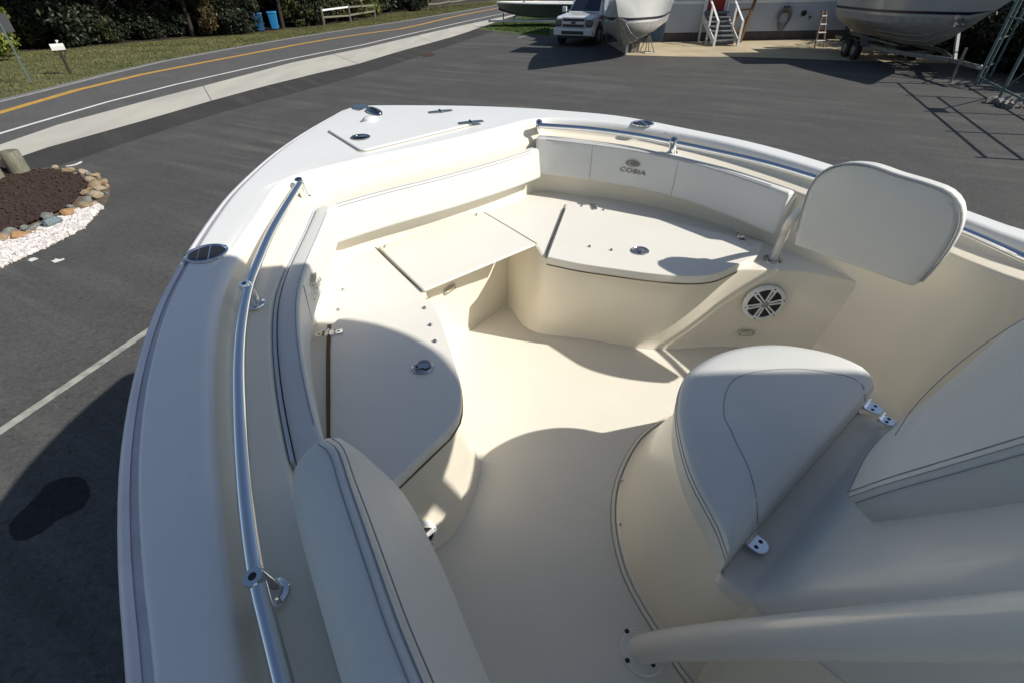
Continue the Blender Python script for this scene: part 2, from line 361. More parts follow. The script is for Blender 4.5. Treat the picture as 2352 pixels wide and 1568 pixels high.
# ================================================================== TREES AND SHRUBS
def leafmesh(name,n,shape,leaf,m,seed,clumps=26):
    r=np.random.default_rng(seed)
    # clumps of leaf quads spread through the volume
    cc=[];tries=0
    while len(cc)<clumps:
        p=r.uniform(-1,1,3)
        if np.linalg.norm(p)<1 :cc.append(p)
    cc=np.array(cc)*np.array([.85,.85,.85]);rad=r.uniform(.18,.42,clumps)
    idx=r.integers(0,clumps,n);d=r.normal(0,1,(n,3));d/=np.linalg.norm(d,axis=1)[:,None]
    c=cc[idx]+d*(rad[idx]*r.uniform(.55,1.05,n))[:,None]
    c=c*np.array(shape[:3])+np.array([0,0,shape[3]])
    c[:,2]=np.maximum(c[:,2],.04+r.random(n)*.1)
    a=r.normal(0,1,(n,3));a/=np.linalg.norm(a,axis=1)[:,None];b=np.cross(a,r.normal(0,1,(n,3)));b/=np.linalg.norm(b,axis=1)[:,None]
    s=r.uniform(.6,1.25,n)[:,None]*leaf
    v=np.zeros((n*4,3));v[0::4]=c-a*s;v[1::4]=c+b*s*.5;v[2::4]=c+a*s;v[3::4]=c-b*s*.5
    me=bpy.data.meshes.new(name);me.vertices.add(n*4);me.vertices.foreach_set('co',v.ravel());me.loops.add(n*4);me.loops.foreach_set('vertex_index',np.arange(n*4,dtype=np.int32))
    me.polygons.add(n);me.polygons.foreach_set('loop_start',np.arange(0,n*4,4,dtype=np.int32));me.update();me.materials.append(m);return me
SH=[leafmesh('foliage',4200,(1.25,1.2,1.15,1.05),.085,LF[k%4],50+k,30) for k in range(4)]
CR=[leafmesh('crown',6500,(2.6,2.5,2.7,4.6),.14,LF[(0,1,0,3)[k]],80+k,44) for k in range(4)]
def branches(h,seed,name='trunk'):
    r=random.Random(seed);mb=MB()
    mb.tube([(0,0,-.05),(r.uniform(-.08,.08),r.uniform(-.08,.08),h*.35),(r.uniform(-.2,.2),r.uniform(-.2,.2),h*.75)],[.15,.11,.05],8)
    for k in range(7):
        z=h*(.22+.07*k);a=r.uniform(0,6.28);L=r.uniform(.8,1.7)
        mb.tube([(0,0,z),(math.cos(a)*L*.5,math.sin(a)*L*.5,z+L*.25),(math.cos(a)*L,math.sin(a)*L,z+L*.65)],[.05,.03,.012],5)
    return mb
def meshobj(me,name,parent,sc_=1):
    o=bpy.data.objects.new(name,me);COL.objects.link(o);o.parent=parent;return o
TRK=[branches(6.2,s).build('trunk',BARK) for s in range(3)]
TRM=[o.data for o in TRK]
STM=branches(2.4,9).build('stem',BARK);STMM=STM.data
for o in TRK+[STM]:bpy.data.objects.remove(o)
ti=[0]
def tree(x,y,s,k,label,group='trees along the far side of the road'):
    t=thing('tree',label,'tree',(x,y,0),random.uniform(0,6.28),group);t.scale=(s,s,s)
    meshobj(TRM[ti[0]%3],'trunk',t);meshobj(CR[k],'crown',t);ti[0]+=1;return t
def shrub(x,y,s,k,label,group='shrubs at the edge of the woods',sz=None):
    t=thing('shrub',label,'shrub',(x,y,0),random.uniform(0,6.28),group);t.scale=(s,s,sz or s)
    meshobj(STMM,'stem',t);meshobj(SH[k],'foliage',t);return t
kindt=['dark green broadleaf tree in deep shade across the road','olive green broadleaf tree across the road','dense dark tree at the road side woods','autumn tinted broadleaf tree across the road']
tl=[P(-420,150),P(-200,135)]+treeline+[P(820,45),P(905,30),P(1060,8)]
tp=spl([Vector((p[0],p[1],0)) for p in tl],30)
dtl=off2(tp,-1.0)
CAN=[leafmesh('crown',8500,(3.7,3.5,1.7,4.7),.19,LF[0],300+k,46) for k in range(2)]
cr_row=spl([P(170,112),P(347,95),P(521,82),P(729,61)],8)
for i,p in enumerate(off2(cr_row,-1.0)):
    t=thing('tree','broad dark tree whose canopy overhangs the verge, '+['first','second','third','fourth','fifth','sixth','seventh','eighth'][i]+' from the left','tree',(p.x,p.y,0),random.uniform(0,6.28),'broad trees overhanging the verge')
    meshobj(TRM[i%3],'trunk',t);meshobj(CAN[i%2],'crown',t)
for i,p in enumerate(off2(tp,-3.4)[::2]):
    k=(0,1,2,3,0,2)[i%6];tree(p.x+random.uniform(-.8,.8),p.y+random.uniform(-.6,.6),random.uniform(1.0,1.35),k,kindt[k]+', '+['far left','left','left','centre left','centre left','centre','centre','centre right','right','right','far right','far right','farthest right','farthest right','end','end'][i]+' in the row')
for i,p in enumerate(off2(tp,-7.5)[::2]):
    k=(2,0,1)[i%3];tree(p.x+random.uniform(-.8,.8),p.y+random.uniform(-.6,.6),random.uniform(1.2,1.6),k,'tall dark tree standing deeper in the woods','trees deeper in the woods')
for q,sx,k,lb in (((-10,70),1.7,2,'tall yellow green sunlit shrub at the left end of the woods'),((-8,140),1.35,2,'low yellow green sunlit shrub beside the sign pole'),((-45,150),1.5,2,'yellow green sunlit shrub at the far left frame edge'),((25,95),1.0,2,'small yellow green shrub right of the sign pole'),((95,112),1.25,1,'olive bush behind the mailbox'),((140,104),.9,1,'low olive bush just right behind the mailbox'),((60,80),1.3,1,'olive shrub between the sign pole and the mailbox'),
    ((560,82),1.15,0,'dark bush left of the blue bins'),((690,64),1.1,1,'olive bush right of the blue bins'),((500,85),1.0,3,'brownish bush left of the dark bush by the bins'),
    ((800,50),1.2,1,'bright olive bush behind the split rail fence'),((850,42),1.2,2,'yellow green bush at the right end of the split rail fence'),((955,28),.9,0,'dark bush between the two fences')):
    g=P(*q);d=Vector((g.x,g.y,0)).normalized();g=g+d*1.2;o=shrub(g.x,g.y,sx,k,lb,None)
fr_row=spl([Vector((p.x,p.y,0)) for p in off2(tp,-1.5)],52)
for i,p in enumerate(fr_row[6:44]):
    pu=abs(math.atan2(p.x,p.y)-math.atan2(P(617,70).x,P(617,70).y))
    if pu<.035 or i%7==3:continue
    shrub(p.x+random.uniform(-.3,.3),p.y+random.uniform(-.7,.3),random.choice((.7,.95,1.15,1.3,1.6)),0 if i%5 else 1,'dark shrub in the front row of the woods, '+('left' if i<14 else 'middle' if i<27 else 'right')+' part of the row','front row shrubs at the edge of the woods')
for i,p in enumerate(off2(tp,-5.5)[::1]):
    k=(0,3,0)[i%3];shrub(p.x,p.y,random.uniform(1.2,1.9),k,'dark understorey shrub inside the woods','understorey shrubs inside the woods')
# right-hand evergreens that shade the stored boat
for i,(x,y,s) in enumerate([(29.5,20,1.2),(30,25,1.25),(29,30,1.2),(33,16,1.2)]):
    tree(x,y,s,(0,2)[i%2],'dark evergreen standing behind the fence on the right','dark evergreens behind the right hand fence')
for i,(x,y,s) in enumerate([(18.8,16.6,1.3),(19.0,18.6,1.45),(18.9,20.6,1.5),(19.2,22.8,1.55),(19.2,25,1.5),(19.4,27.4,1.5),(19.0,29.6,1.4),(18.6,14.6,1.1),(21,17.6,1.5),(21,20,1.6),(21.2,22.6,1.6),(21.3,25.4,1.6),(21.3,28.4,1.6)]):
    shrub(x,y,s,0,'dark hedge shrub behind the fence on the right','hedge shrubs behind the right hand fence')
# ================================================================== LANDSCAPE BED
bed_out=[(-60,330),(67,388),(125,386),(165,395),(205,401),(232,412),(250,430),(253,448),(236,478),(192,526),(112,568),(45,598),(-80,650)]
bed_in=[(-60,340),(60,392),(120,394),(160,402),(192,412),(206,428),(188,448),(162,478),(100,506),(40,532),(-80,575)]
zi=[P(*q) for q in bed_in]+[Vector((-14,6,0))]
def sheetz(name,w,z,m):return sheet(name,w,z,m)
sheetz('mulch_bed',spl([P(*q) for q in bed_in],60)+[Vector((-16,8,0))],.05,MUL)
sheetz('bed_edging_soil',spl([P(*q) for q in bed_out],60)+[Vector((-16,7.5,0))],.008,mat('bed_soil',(.16,.12,.09),.95,noise=.5,nscale=14,bump=.6,bscale=60))
# mulch chips
def inpoly(x,y,poly):
    r=False;n=len(poly)
    for i in range(n):
        a=poly[i];b=poly[i-1]
        if (a[1]>y)!=(b[1]>y) and x<(b[0]-a[0])*(y-a[1])/(b[1]-a[1])+a[0]:r=not r
    return r
def scatter(name,poly,n,size,m,z,flat=.4,seed=3):
    r=random.Random(seed);xs=[p[0] for p in poly];ys=[p[1] for p in poly];mb=MB();c=0
    while c<n:
        x=r.uniform(min(xs),max(xs));y=r.uniform(min(ys),max(ys))
        if not inpoly(x,y,poly):continue
        s=r.choice((.4,.6,.8,1,1.2,1.7))*r.uniform(.8,1.2)*size;a=r.uniform(0,6.28)
        mb.box((x,y,z+s*flat*.4),(s,s*r.uniform(.3,.8),s*flat),a,r.uniform(-.5,.5),r.uniform(-.4,.4));c+=1
    return mb.build(name,m,smooth=None)
bi=spl([P(*q) for q in bed_in],60)+[Vector((-16,8,0))]
tag(scatter('mulch_chips',bi,5200,.034,MULC,.05,.5),'brown shredded mulch chips covering the roadside bed','mulch',kind='stuff')
# white gravel between rocks and lot on the near side
gpx=[(236,478),(192,526),(112,568),(45,598),(-80,650),(-80,605),(0,565),(60,545),(110,520),(150,500),(185,480),(215,470)]
gw=[P(*q) for q in gpx]
tag(scatter('white_gravel',gw,4200,.045,WGR,.012,.6,5),'white marble gravel along the near edge of the bed','gravel',kind='stuff')
sheet('gravel_base',gw,.012,WGR)
ROCKM=[mat('rock_tan',(.34,.25,.15),.85,noise=.45,nscale=7,bump=.4,bscale=20),mat('rock_buff',(.38,.31,.22),.85,noise=.4,nscale=7,bump=.4,bscale=20),mat('rock_grey',(.20,.21,.19),.85,noise=.4,nscale=7,bump=.4,bscale=20),mat('rock_blue',(.17,.23,.25),.7,noise=.5,nscale=7,bump=.4,bscale=20),mat('rock_orange',(.40,.23,.11),.85,noise=.4,nscale=7,bump=.4,bscale=20)]
rk=[(58,392,1,.9,'tan'),(93,395,1,.5,'pale'),(128,390,1,.95,''),(145,393,0,.6,''),(160,397,0,1.2,''),(172,401,2,.5,''),(192,402,1,1.1,''),(203,403,2,.7,''),(218,408,0,1.0,''),(228,413,1,.6,''),(212,419,1,1.3,''),(238,424,0,1.2,''),(246,432,0,.8,''),(222,433,0,1.5,''),(208,437,4,.8,''),(232,442,1,1.3,''),(200,448,0,1.1,''),(222,456,1,1.7,''),(245,446,3,.5,''),(205,466,2,1.2,''),(192,470,2,.7,''),(197,482,0,1.4,''),(215,474,1,.8,''),(178,486,0,.7,''),(164,480,2,.8,''),(157,498,4,1.8,''),(115,503,2,1.4,''),(125,521,3,1.9,''),(85,528,2,1.2,''),(58,530,2,.9,''),(92,538,0,.8,''),(76,541,0,1.0,''),(50,549,4,1.4,''),(28,546,2,1.6,''),(8,556,0,1.4,''),(38,539,2,.9,''),(-20,566,1,1.4,''),(10,546,2,.9,'')]
cn=['tan','buff','grey','blue grey','orange']
def rockmesh(seed,m):
    r=random.Random(seed);bm=bmesh.new();bmesh.ops.create_icosphere(bm,subdivisions=2,radius=1)
    pl=[(Vector((r.gauss(0,1),r.gauss(0,1),r.gauss(0,1))).normalized(),r.uniform(.55,.85)) for _ in range(9)]
    for v in bm.verts:
        for nrm,dd in pl:
            k=v.co.dot(nrm)
            if k>dd:v.co-=nrm*(k-dd)
        v.co*=1+r.uniform(-.04,.04)
    me=bpy.data.meshes.new('rock');bm.to_mesh(me);bm.free();me.materials.append(m);return me
ordn=['first','second','third','fourth','fifth','sixth','seventh','eighth','ninth','tenth','eleventh','twelfth','thirteenth','fourteenth','fifteenth','sixteenth','seventeenth','eighteenth']
far=sorted([q for q in rk if q[1]<=408],key=lambda q:q[0]);end=sorted([q for q in rk if 408<q[1]<=470],key=lambda q:q[1]);near=sorted([q for q in rk if q[1]>470],key=lambda q:-q[0])
for i,(u,v,k,s,_) in enumerate(rk):
    o=bpy.data.objects.new('rock',rockmesh(i,ROCKM[k]));COL.objects.link(o);p=P(u,v,.0);d=.085*s
    o.location=(p.x,p.y,d*.45);o.scale=(d*random.uniform(1,1.5),d*random.uniform(.8,1.1),d*random.uniform(.6,.85));o.rotation_euler=(random.uniform(-.3,.3),random.uniform(-.3,.3),random.uniform(0,6.28))
    pos='near edge' if v>470 else ('rounded right end' if v>408 else 'far edge')
    sz='large' if s>1.35 else ('small' if s<.85 else 'medium')
    lst=near if v>470 else (end if v>408 else far);od=ordn[lst.index((u,v,k,s,_))]
    how={'near edge':'from the right along the near edge','rounded right end':'from the top round the right end','far edge':'from the left along the far edge'}[pos]
    tag(o,f'{sz} {cn[k]} border rock, {od} {how} of the bed','rock','rocks edging the mulch bed')
def bollard(u,v,h,r,label):
    p=P(u,v,0);t=thing('wooden_bollard',label,'bollard',(p.x,p.y,0),0)
    MB().lathe((0,0,0),[(r*1.02,0),(r,.2),(r*.98,h-.02),(r*.9,h)],20).build('post',WOODG,t)
    MB().lathe((0,0,h),[(r*.88,0),(r*.86,.006)],20).build('end_grain',mat('end_grain',(.20,.19,.13),.9,noise=.5,nscale=10),t)
bollard(50,400,.46,.17,'thick weathered wooden bollard, the right one of two in the mulch bed')
bollard(-8,418,.42,.17,'weathered wooden bollard cut by the left frame edge in the mulch bed')
# ================================================================== MAILBOX, SIGN, BINS, FENCES
p=P(163,170);t=thing('mailbox','white arched mailbox on a dark wooden post beside the road','mailbox',(p.x,p.y,0),math.radians(-50));t.scale=(.74,.74,.80)
MB().tube([(0,0,-.1),(0,0,1.05)],.07,8).build('post',WOODD,t)
MB().bar((0,-.02,.62),(0,-.25,1.02),.07).bar((0,.02,.62),(0,.25,1.02),.07).bar((0,-.3,1.04),(0,.3,1.04),.12,.04).build('bracket',WOODD,t)
pr=[(-.12,0),(.12,0),(.12,.16)]+[(.12*math.cos(a),.16+.12*math.sin(a)) for a in np.linspace(.2,math.pi-.2,8)]+[(-.12,.16)]
rows=[[Vector((x,y,1.06+z)) for x,z in pr] for y in (-.3,.28)]
v,f=loft(rows,True,True);bx=mk('box',v,f,PMAIL,t,smooth=30)
v,f=loft([[Vector((x*1.04,y,1.06+z*1.02)) for x,z in pr] for y in (-.325,-.302)],True,True);mk('door',v,f,WPT,t,smooth=30)
MB().box((-.15,.05,1.35),(.012,.05,.2)).box((-.15,.08,1.44),(.012,.12,.07)).build('flag',WPT,t)
p=P(72,190);t=thing('road_sign','thin metal sign pole leaning at the left beside the road, seen from behind','sign',(p.x,p.y,0),math.radians(35))
MB().box((0,0,1.0),(.05,.025,2.15)).build('pole',TEAL,t)
rows=[(-.3,1.62),(.3,1.62),(.3,2.2),(-.3,2.2)];v=[(x,.02,z) for x,z in rows]+[(x,.03,z) for x,z in rows]
mk('sign_panel',v,[(0,1,2,3),(7,6,5,4),(0,4,5,1),(1,5,6,2),(2,6,7,3),(3,7,4,0)],mat('sign_back',(.10,.10,.11),.5,.5),t)
def bin_(u,v,m,rz,label):
    p=P(u,v);t=thing('wheeled_bin',label,'recycling bin',(p.x,p.y,0),rz,None)
    r0=rpoly([(-.23,-.25,.06),(.23,-.25,.06),(.23,.25,.06),(-.23,.25,.06)],.05,3);r1=rpoly([(-.29,-.33,.98),(.29,-.33,.98),(.29,.33,.98),(-.29,.33,.98)],.05,3)
    vv,ff=loft([r0,r1],True,True);mk('body',vv,ff,m,t)
    r0=rpoly([(-.31,-.36,.985),(.31,-.36,.985),(.31,.36,.985),(-.31,.36,.985)],.05,3);r1=[p_+Vector((0,.01,.07)) for p_ in r0];r1=[Vector((q.x*.94,q.y*.92,q.z)) for q in r1]
    vv,ff=loft([r0,r1],True,True);mk('lid',vv,ff,m,t)
    MB().tube([(-.22,.40,1.02),(.22,.40,1.02)],.018).build('handle',TIR,t)
    for x in (-.27,.27):MB().lathe((x,.27,.12),[(.12,-.03),(.12,.03)],14,(1,0,0)).build('wheel',TIR,t)
bin_(600,72,BIN,.4,'dark blue wheeled bin, the left one of two under the trees')
bin_(633,68,BIN2,.3,'bright blue wheeled bin, the right one of two under the trees')
def railfence(px,h,label,nr=2,hs=None):
    w=[P(*q) for q in px];t=thing('split_rail_fence',label,'fence',(w[0].x,w[0].y,0));o0=w[0]
    for i,p in enumerate(w):
        q=p-o0;MB().bar((q.x,q.y,-.1),(q.x+.02,q.y,h*random.uniform(.98,1.12)),.12,.10).build('post',WOODG,t)
        if i:
            for k in range(nr):
                z=h*(.42+.42*k);a=w[i-1]-o0
                MB().bar((a.x,a.y,z+random.uniform(-.05,.05)),(q.x,q.y,z+random.uniform(-.05,.05)),.06,.11).build('rail',WPT if (k==1 and i==1) else WOODG,t)
railfence([(745,60),(806,52),(862,43)],1.15,'weathered split rail fence with one pale rail left of the stored boats')
railfence([(985,26),(1010,22),(1035,18),(1062,14),(1090,10),(1120,5),(1160,-2)],1.2,'second split rail fence farther along the road behind the trees')
# ================================================================== BUILDING
bo=P(1560,98);bx_=P(1890,92);ang=math.atan2(bx_.y-bo.y,bx_.x-bo.x)
t=thing('white_building','white clapboard building with a red door at the far side of the lot','building',(bo.x,bo.y+.3,0),ang)
bld=t;X0,X1,HB=-.8,15.0,4.6
# clapboards: real laps, one part (each lap is only a few pixels)
rows=[];z=.42;prof=[(0,.42)]
while z<HB:
    prof+=[(-.035,z),(-.002,z+.15)];z+=.15
def wallseg(mb,x0,x1,z0=0,z1=99):
    pr=[q for q in prof if z0-.001<=q[1]<=z1+.001]
    n=len(pr);v=[(x0,q[0],q[1]) for q in pr]+[(x1,q[0],q[1]) for q in pr];mb.add(v,[(i,i+1,n+i+1,n+i) for i in range(n-1)])
DX0,DX1=1.22,2.18   # door
mb=MB();wallseg(mb,X0,DX0-.12);wallseg(mb,DX1+.12,X1);wallseg(mb,DX0-.12,DX1+.12,0,1.35)
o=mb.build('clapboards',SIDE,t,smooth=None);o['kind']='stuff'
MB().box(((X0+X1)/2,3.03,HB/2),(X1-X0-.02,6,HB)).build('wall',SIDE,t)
MB().box(((X0+X1)/2,-.0,.2),(X1-X0,.06,.42)).build('foundation',FOUND,t)
MB().box(((X0+X1)/2,-.02,1.74),(X1-X0,.05,.12)).build('band_board',WPT,t)
MB().add([(X0-.4,-1.9,HB),(X1+1.5,-1.9,HB),(X1+.4,6.6,HB),(X0-.4,6.6,HB),(X0-.4,3,HB+1.6),(X1+.4,3,HB+1.6)],[(0,1,5,4),(3,4,5,2),(0,4,3),(1,2,5),(0,3,2,1)]).build('roof',FOUND,t)  # front eave made deep, out of view, to shade the wall
dr=MB().box(((DX0+DX1)/2,-.03,2.4),(.92,.05,2.05)).build('door',DOOR,t,bevel=.005)
MB().lathe((DX1-.15,-.06,2.3),[(.03,-.03),(.03,.02)],10,(0,1,0)).build('handle',CHD,dr)
MB().box((DX0-.02,-.035,2.4),(.1,.08,2.15)).box((DX1+.02,-.035,2.4),(.1,.08,2.15)).box(((DX0+DX1)/2,-.036,3.5),(1.16,.08,.1)).build('door_frame',WPT,t,bevel=.004)
# stairs
st=thing('wooden_stairs','grey wooden stairs with white handrails leading up to the red door','stairs',(bo.x,bo.y+.3,0),ang)
ns=7;xc=(DX0+DX1)/2
for i in range(ns):
    z=1.32-(i)*.18;y=-.35-(i)*.27
    MB().box((xc,y-.10,z),(1.15,.30,.045)).build('tread',STEP,st)
    MB().box((xc,y+.03,z-.11),(1.11,.02,.16)).build('riser',STEP,st)
for sx in (-1,1):
    x=xc+sx*.61
    MB().add([(x-.02,-.1,1.3),(x-.02,-.1,.95),(x-.02,-2.35,-.0),(x-.02,-2.35,.25),(x+.02,-.1,1.3),(x+.02,-.1,.95),(x+.02,-2.35,0),(x+.02,-2.35,.25)],[(0,1,2,3),(7,6,5,4),(0,3,7,4),(1,5,6,2),(2,6,7,3),(0,4,5,1)]).build('stringer',WPT,st)
    MB().bar((x,-.1,2.25),(x,-2.35,1.05),.09,.05).build('handrail',WPT,st)
    for y,z in ((-.1,2.3),(-1.2,1.7),(-2.32,1.1)):MB().box((x,y,z/2),(.09,.09,z)).build('newel_post',WPT,st)
MB().box((xc,-.22,1.335),(1.2,.42,.05)).build('landing',STEP,st)
# leaning timber frame beside the stairs
fr=thing('timber_frame','brown timber A frame leaning on the wall right of the stairs','frame',(bo.x,bo.y,0),ang)
MB().bar((3.05,-.55,0),(3.75,-.25,3.4),.12).build('leg',WOODB,fr)
MB().bar((2.55,-.55,0),(2.72,-.3,1.5),.07).build('leg',WOODB,fr)
for a_,b_ in (((2.68,-.42,1.42),(3.42,-.42,1.47)),((2.6,-.5,.25),(3.1,-.52,.25)),((2.6,-.46,.15),(3.35,-.44,1.30))):MB().bar(a_,b_,.09,.07).build('brace',WOODB,fr)
# hose reel, vents
hz=thing('garden_hose','coiled grey garden hose hanging on the clapboard wall','hose',(bo.x,bo.y+.25,0),ang)
for k in range(5):
    MB().tube([(5.4+(.24+.03*k)*math.cos(a),-.10-.02*k,.90+.05*k+(.48-.03*k)*math.sin(a)) for a in np.linspace(0,2*math.pi,24)],.022,6).build('coil',mat('hose_grey',(.12,.13,.13),.6) if k==0 else bpy.data.materials['hose_grey'],hz)
MB().box((5.45,-.08,1.38),(.3,.12,.30)).build('hanger',mat('hanger_green',(.07,.09,.06),.6),hz)
vt=thing('wall_vent','small black round vent on the clapboard wall right of the hose','vent',(bo.x,bo.y+.25,0),ang)
MB().lathe((6.45,-.02,1.2),[(.13,0),(.13,-.08),(.09,-.1)],16,(0,1,0)).build('hood',BLK,vt)
vt=thing('wall_spigot','small dark spigot plate on the clapboard wall below the vent','spigot',(bo.x,bo.y+.25,0),ang)
MB().box((6.85,-.03,1.02),(.12,.06,.12)).build('plate',TEAL,vt);MB().tube([(6.85,-.05,1.02),(6.85,-.14,1.0),(6.85,-.15,.94)],.02).build('tap',CHD,vt)
# ================================================================== GENERIC BOAT HULL (stored boats)
def hullrows(L,B,D,flare=.0):
    S=[0,.15,.3,.45,.6,.7,.8,.87,.93,.97,1.0];out=[]
    for s in S:
        b=B*(1-max(0,(s-.35)/.65)**2.4);zs=D*(.80+.20*s*s)
        ke=0 if s<.62 else D*.92*((s-.62)/.38)**2.2
        cb=b*(.80-.35*max(0,s-.6)/.4);cz=D*.26+ (ke*.75)
        cz=min(cz,zs-.05)
        y=s*L
        out.append([(0,ke),(cb*.55,ke+(cz-ke)*.55),(cb,cz),(cb*1.015+.01,cz+.05),(cb+(b-cb)*.45,cz+(zs-cz)*.5),(b,zs)])
    return S,out
def stored_boat(name,label,loc,rz,L,B,D,z0,stripe=NAVY,HUL=HUL,tw_=1.9,tl_=2.1):
    t=thing(name,label,'boat',loc,rz);S,sec=hullrows(L,B,D)
    def sx_at(sc_,z):
        if z<=sc_[0][1]:return 0.
        for k in range(1,6):
            if z<=sc_[k][1]:
                a_,b_=sc_[k-1],sc_[k];return a_[0]+(b_[0]-a_[0])*(z-a_[1])/max(b_[1]-a_[1],1e-6)
        return sc_[5][0]
    def band(lo,hi,m,nm,of=0,nl=5):
        for sx in (-1,1):
            rows=[]
            for i in range(len(S)):
                ke=sec[i][0][1];sh=sec[i][5][1];a_=min(max(lo(S[i],sec[i]),ke),sh);b_=min(max(hi(S[i],sec[i]),ke),sh);r_=[]
                for j in range(nl):
                    z=a_+(b_-a_)*j/(nl-1);r_.append(Vector((sx*(sx_at(sec[i],z)+of),S[i]*L+.55*z*(S[i]**6)+of*S[i],z0+z)))
                rows.append(r_)
            v,f=loft(rows);mk(nm,v,f,m,t,smooth=30)
    zst=lambda s_,c:D*(.44+.10*s_*s_)
    band(lambda s_,c:c[0][1],lambda s_,c:zst(s_,c),HULB,'hull_bottom',0,7)
    band(lambda s_,c:zst(s_,c),lambda s_,c:c[5][1],HUL,'hull_side',0,6)
    band(lambda s_,c:zst(s_,c)-.10,lambda s_,c:zst(s_,c)-.01,HUL,'waterline_band',.010,3)
    band(lambda s_,c:zst(s_,c),lambda s_,c:zst(s_,c)+.085,stripe,'stripe',.012,3)
    for sx in (-1,1):
        rows=[Vector((sx*(sec[i][5][0]+.02),S[i]*L+.55*sec[i][5][1]*(S[i]**6),z0+sec[i][5][1])) for i in range(len(S))]
        MB().tube(rows,.035,6).build('rub_rail',WPT,t)
        for q in (.30,.62):
            rr=[]
            for i in range(2,8):
                a=Vector((0,sec[i][0][1]));c=a.lerp(Vector(sec[i][2]),q);rr.append(Vector((sx*c.x,S[i]*L+.55*c.y*(S[i]**6),z0+c.y-.012)))
            MB().tube(rr,.011,5).build('strake',HUL,t)
    tr=[(x,z) for x,z in sec[0]];v=[(x,0,z0+z) for x,z in tr]+[(-x,0,z0+z) for x,z in tr[::-1]][:-1]
    mk('transom',v,[tuple(range(len(v)))],HUL,t,smooth=None)
    dk_=[Vector((sec[i][5][0],S[i]*L+.55*sec[i][5][1]*(S[i]**6),z0+sec[i][5][1]-.03)) for i in range(len(S))]
    v,f=loft([dk_,[Vector((-q.x,q.y,q.z)) for q in dk_]]);mk('deck',v,f,HUL,t,smooth=40)
    MB().box((0,L*.38,z0+D+.25),(B*.7,1.0,.9)).build('console',HUL,t,bevel=.08)
    MB().box((0,L*.42,z0+D+1.35),(tw_,tl_,.09)).build('hard_top',HUL,t,bevel=.04)
    for sx in (-1,1):
        for y in (L*.30,L*.48):MB().tube([(sx*.55,y,z0+D-.1),(sx*.75,y,z0+D+1.35)],.035,6).build('top_leg',CHD,t)
    MB().box((0,-.3,z0+D*.75),(.45,.5,1.1)).box((0,-.3,z0+D*.2),(.16,.35,.9)).build('outboard',HUL,t,bevel=.06)
    return t,sec,S
def trailer(name,label,loc,rz,L,z,B,wheel=.34,jack=True):
    t=thing(name,label,'boat trailer',loc,rz)
    fr=MB()
    for sx in (-1,1):
        fr.bar((sx*B,-.2,z),(sx*B,L*.62,z),.08,.14).bar((sx*B,L*.62,z),(0.04*sx,L*.93,z),.08,.14)
    fr.bar((0,L*.9,z),(0,L*1.12,z),.1,.12)
    fr.build('frame',GALV,t,bevel=.01)
    for y in (.3,L*.3,L*.55):MB().bar((-B,y,z-.1),(B,y,z-.1),.08).build('cross_member',GALV,t)
    for sx in (-1,1):
        MB().box((sx*B*.6,L*.3,z+.16),(.1,L*.55,.07)).build('bunk',WOODG,t)
        for y in (L*.22,L*.22+.85):
            wl_=MB().lathe((sx*(B+.17),y,wheel),[(wheel*.6,-.11),(wheel,-.09),(wheel,.09),(wheel*.6,.11)],20,(1,0,0)).build('wheel',TIR,t)
            MB().lathe((sx*(B+.17)+sx*.10,y,wheel),[(wheel*.55,-.02),(wheel*.5,.025),(.05,.03)],14,(sx,0,0)).build('rim',GALV,wl_)
        fv=[Vector((0,L*.22+.42-1.0,z-.02)),Vector((0,L*.22-.32,z+.32)),Vector((0,L*.22+.42,z+.34)),Vector((0,L*.22+1.17,z+.32)),Vector((0,L*.22+.42+1.0,z-.02))]
        rows=[[q+Vector((sx*(B+.04),0,0)) for q in fv],[q+Vector((sx*(B+.32),0,0)) for q in fv]];v,f=loft(rows);mk('fender',v,f,GALV,t,smooth=20)
    MB().bar((0,L*.95,z),(0,L*.86,z+1.15),.09).build('winch_post',GALV,t)
    MB().lathe((-.1,L*.865,z+1.0),[(.09,0),(.09,.2)],12,(1,0,0)).box((0,L*.85,z+1.2),(.2,.12,.12)).build('winch',CHD,t)
    if jack:
        MB().tube([(.14,L*1.02,.03),(.14,L*1.02,z+.45)],.04,10).build('jack',GALV,t);MB().lathe((.14,L*1.02,0),[(.1,0),(.09,.03)],12).build('jack_foot',GALV,t)
    MB().lathe((0,L*1.12,z),[(.07,0),(.08,.1),(.05,.14)],12,(0,1,0)).build('coupler',CHD,t)
    return t
# jack stands -------------------------------------------------------
def jackstand(h,label,loc,rz=0):
    t=thing('boat_stand',label,'boat stand',loc,rz,'boat stands under the white boat')
    for k in range(4):
        a=math.pi/4+k*math.pi/2;MB().tube([(math.cos(a)*.36,math.sin(a)*.36,0),(0,0,h*.62)],.02,6).build('leg',GALV,t)
    for k in range(4):
        a=math.pi/4+k*math.pi/2;b=a+math.pi/2;MB().tube([(math.cos(a)*.34,math.sin(a)*.34,.03),(math.cos(b)*.34,math.sin(b)*.34,.03)],.014,5).build('brace',GALV,t)
    MB().tube([(0,0,h*.55),(0,0,h-.05)],.022,8).build('screw',RUST,t)
    MB().box((0,0,h),(.34,.3,.05),0,0,-.3).box((0,0,h-.12),(.25,.05,.05)).build('pad',RUST,t)
    return t
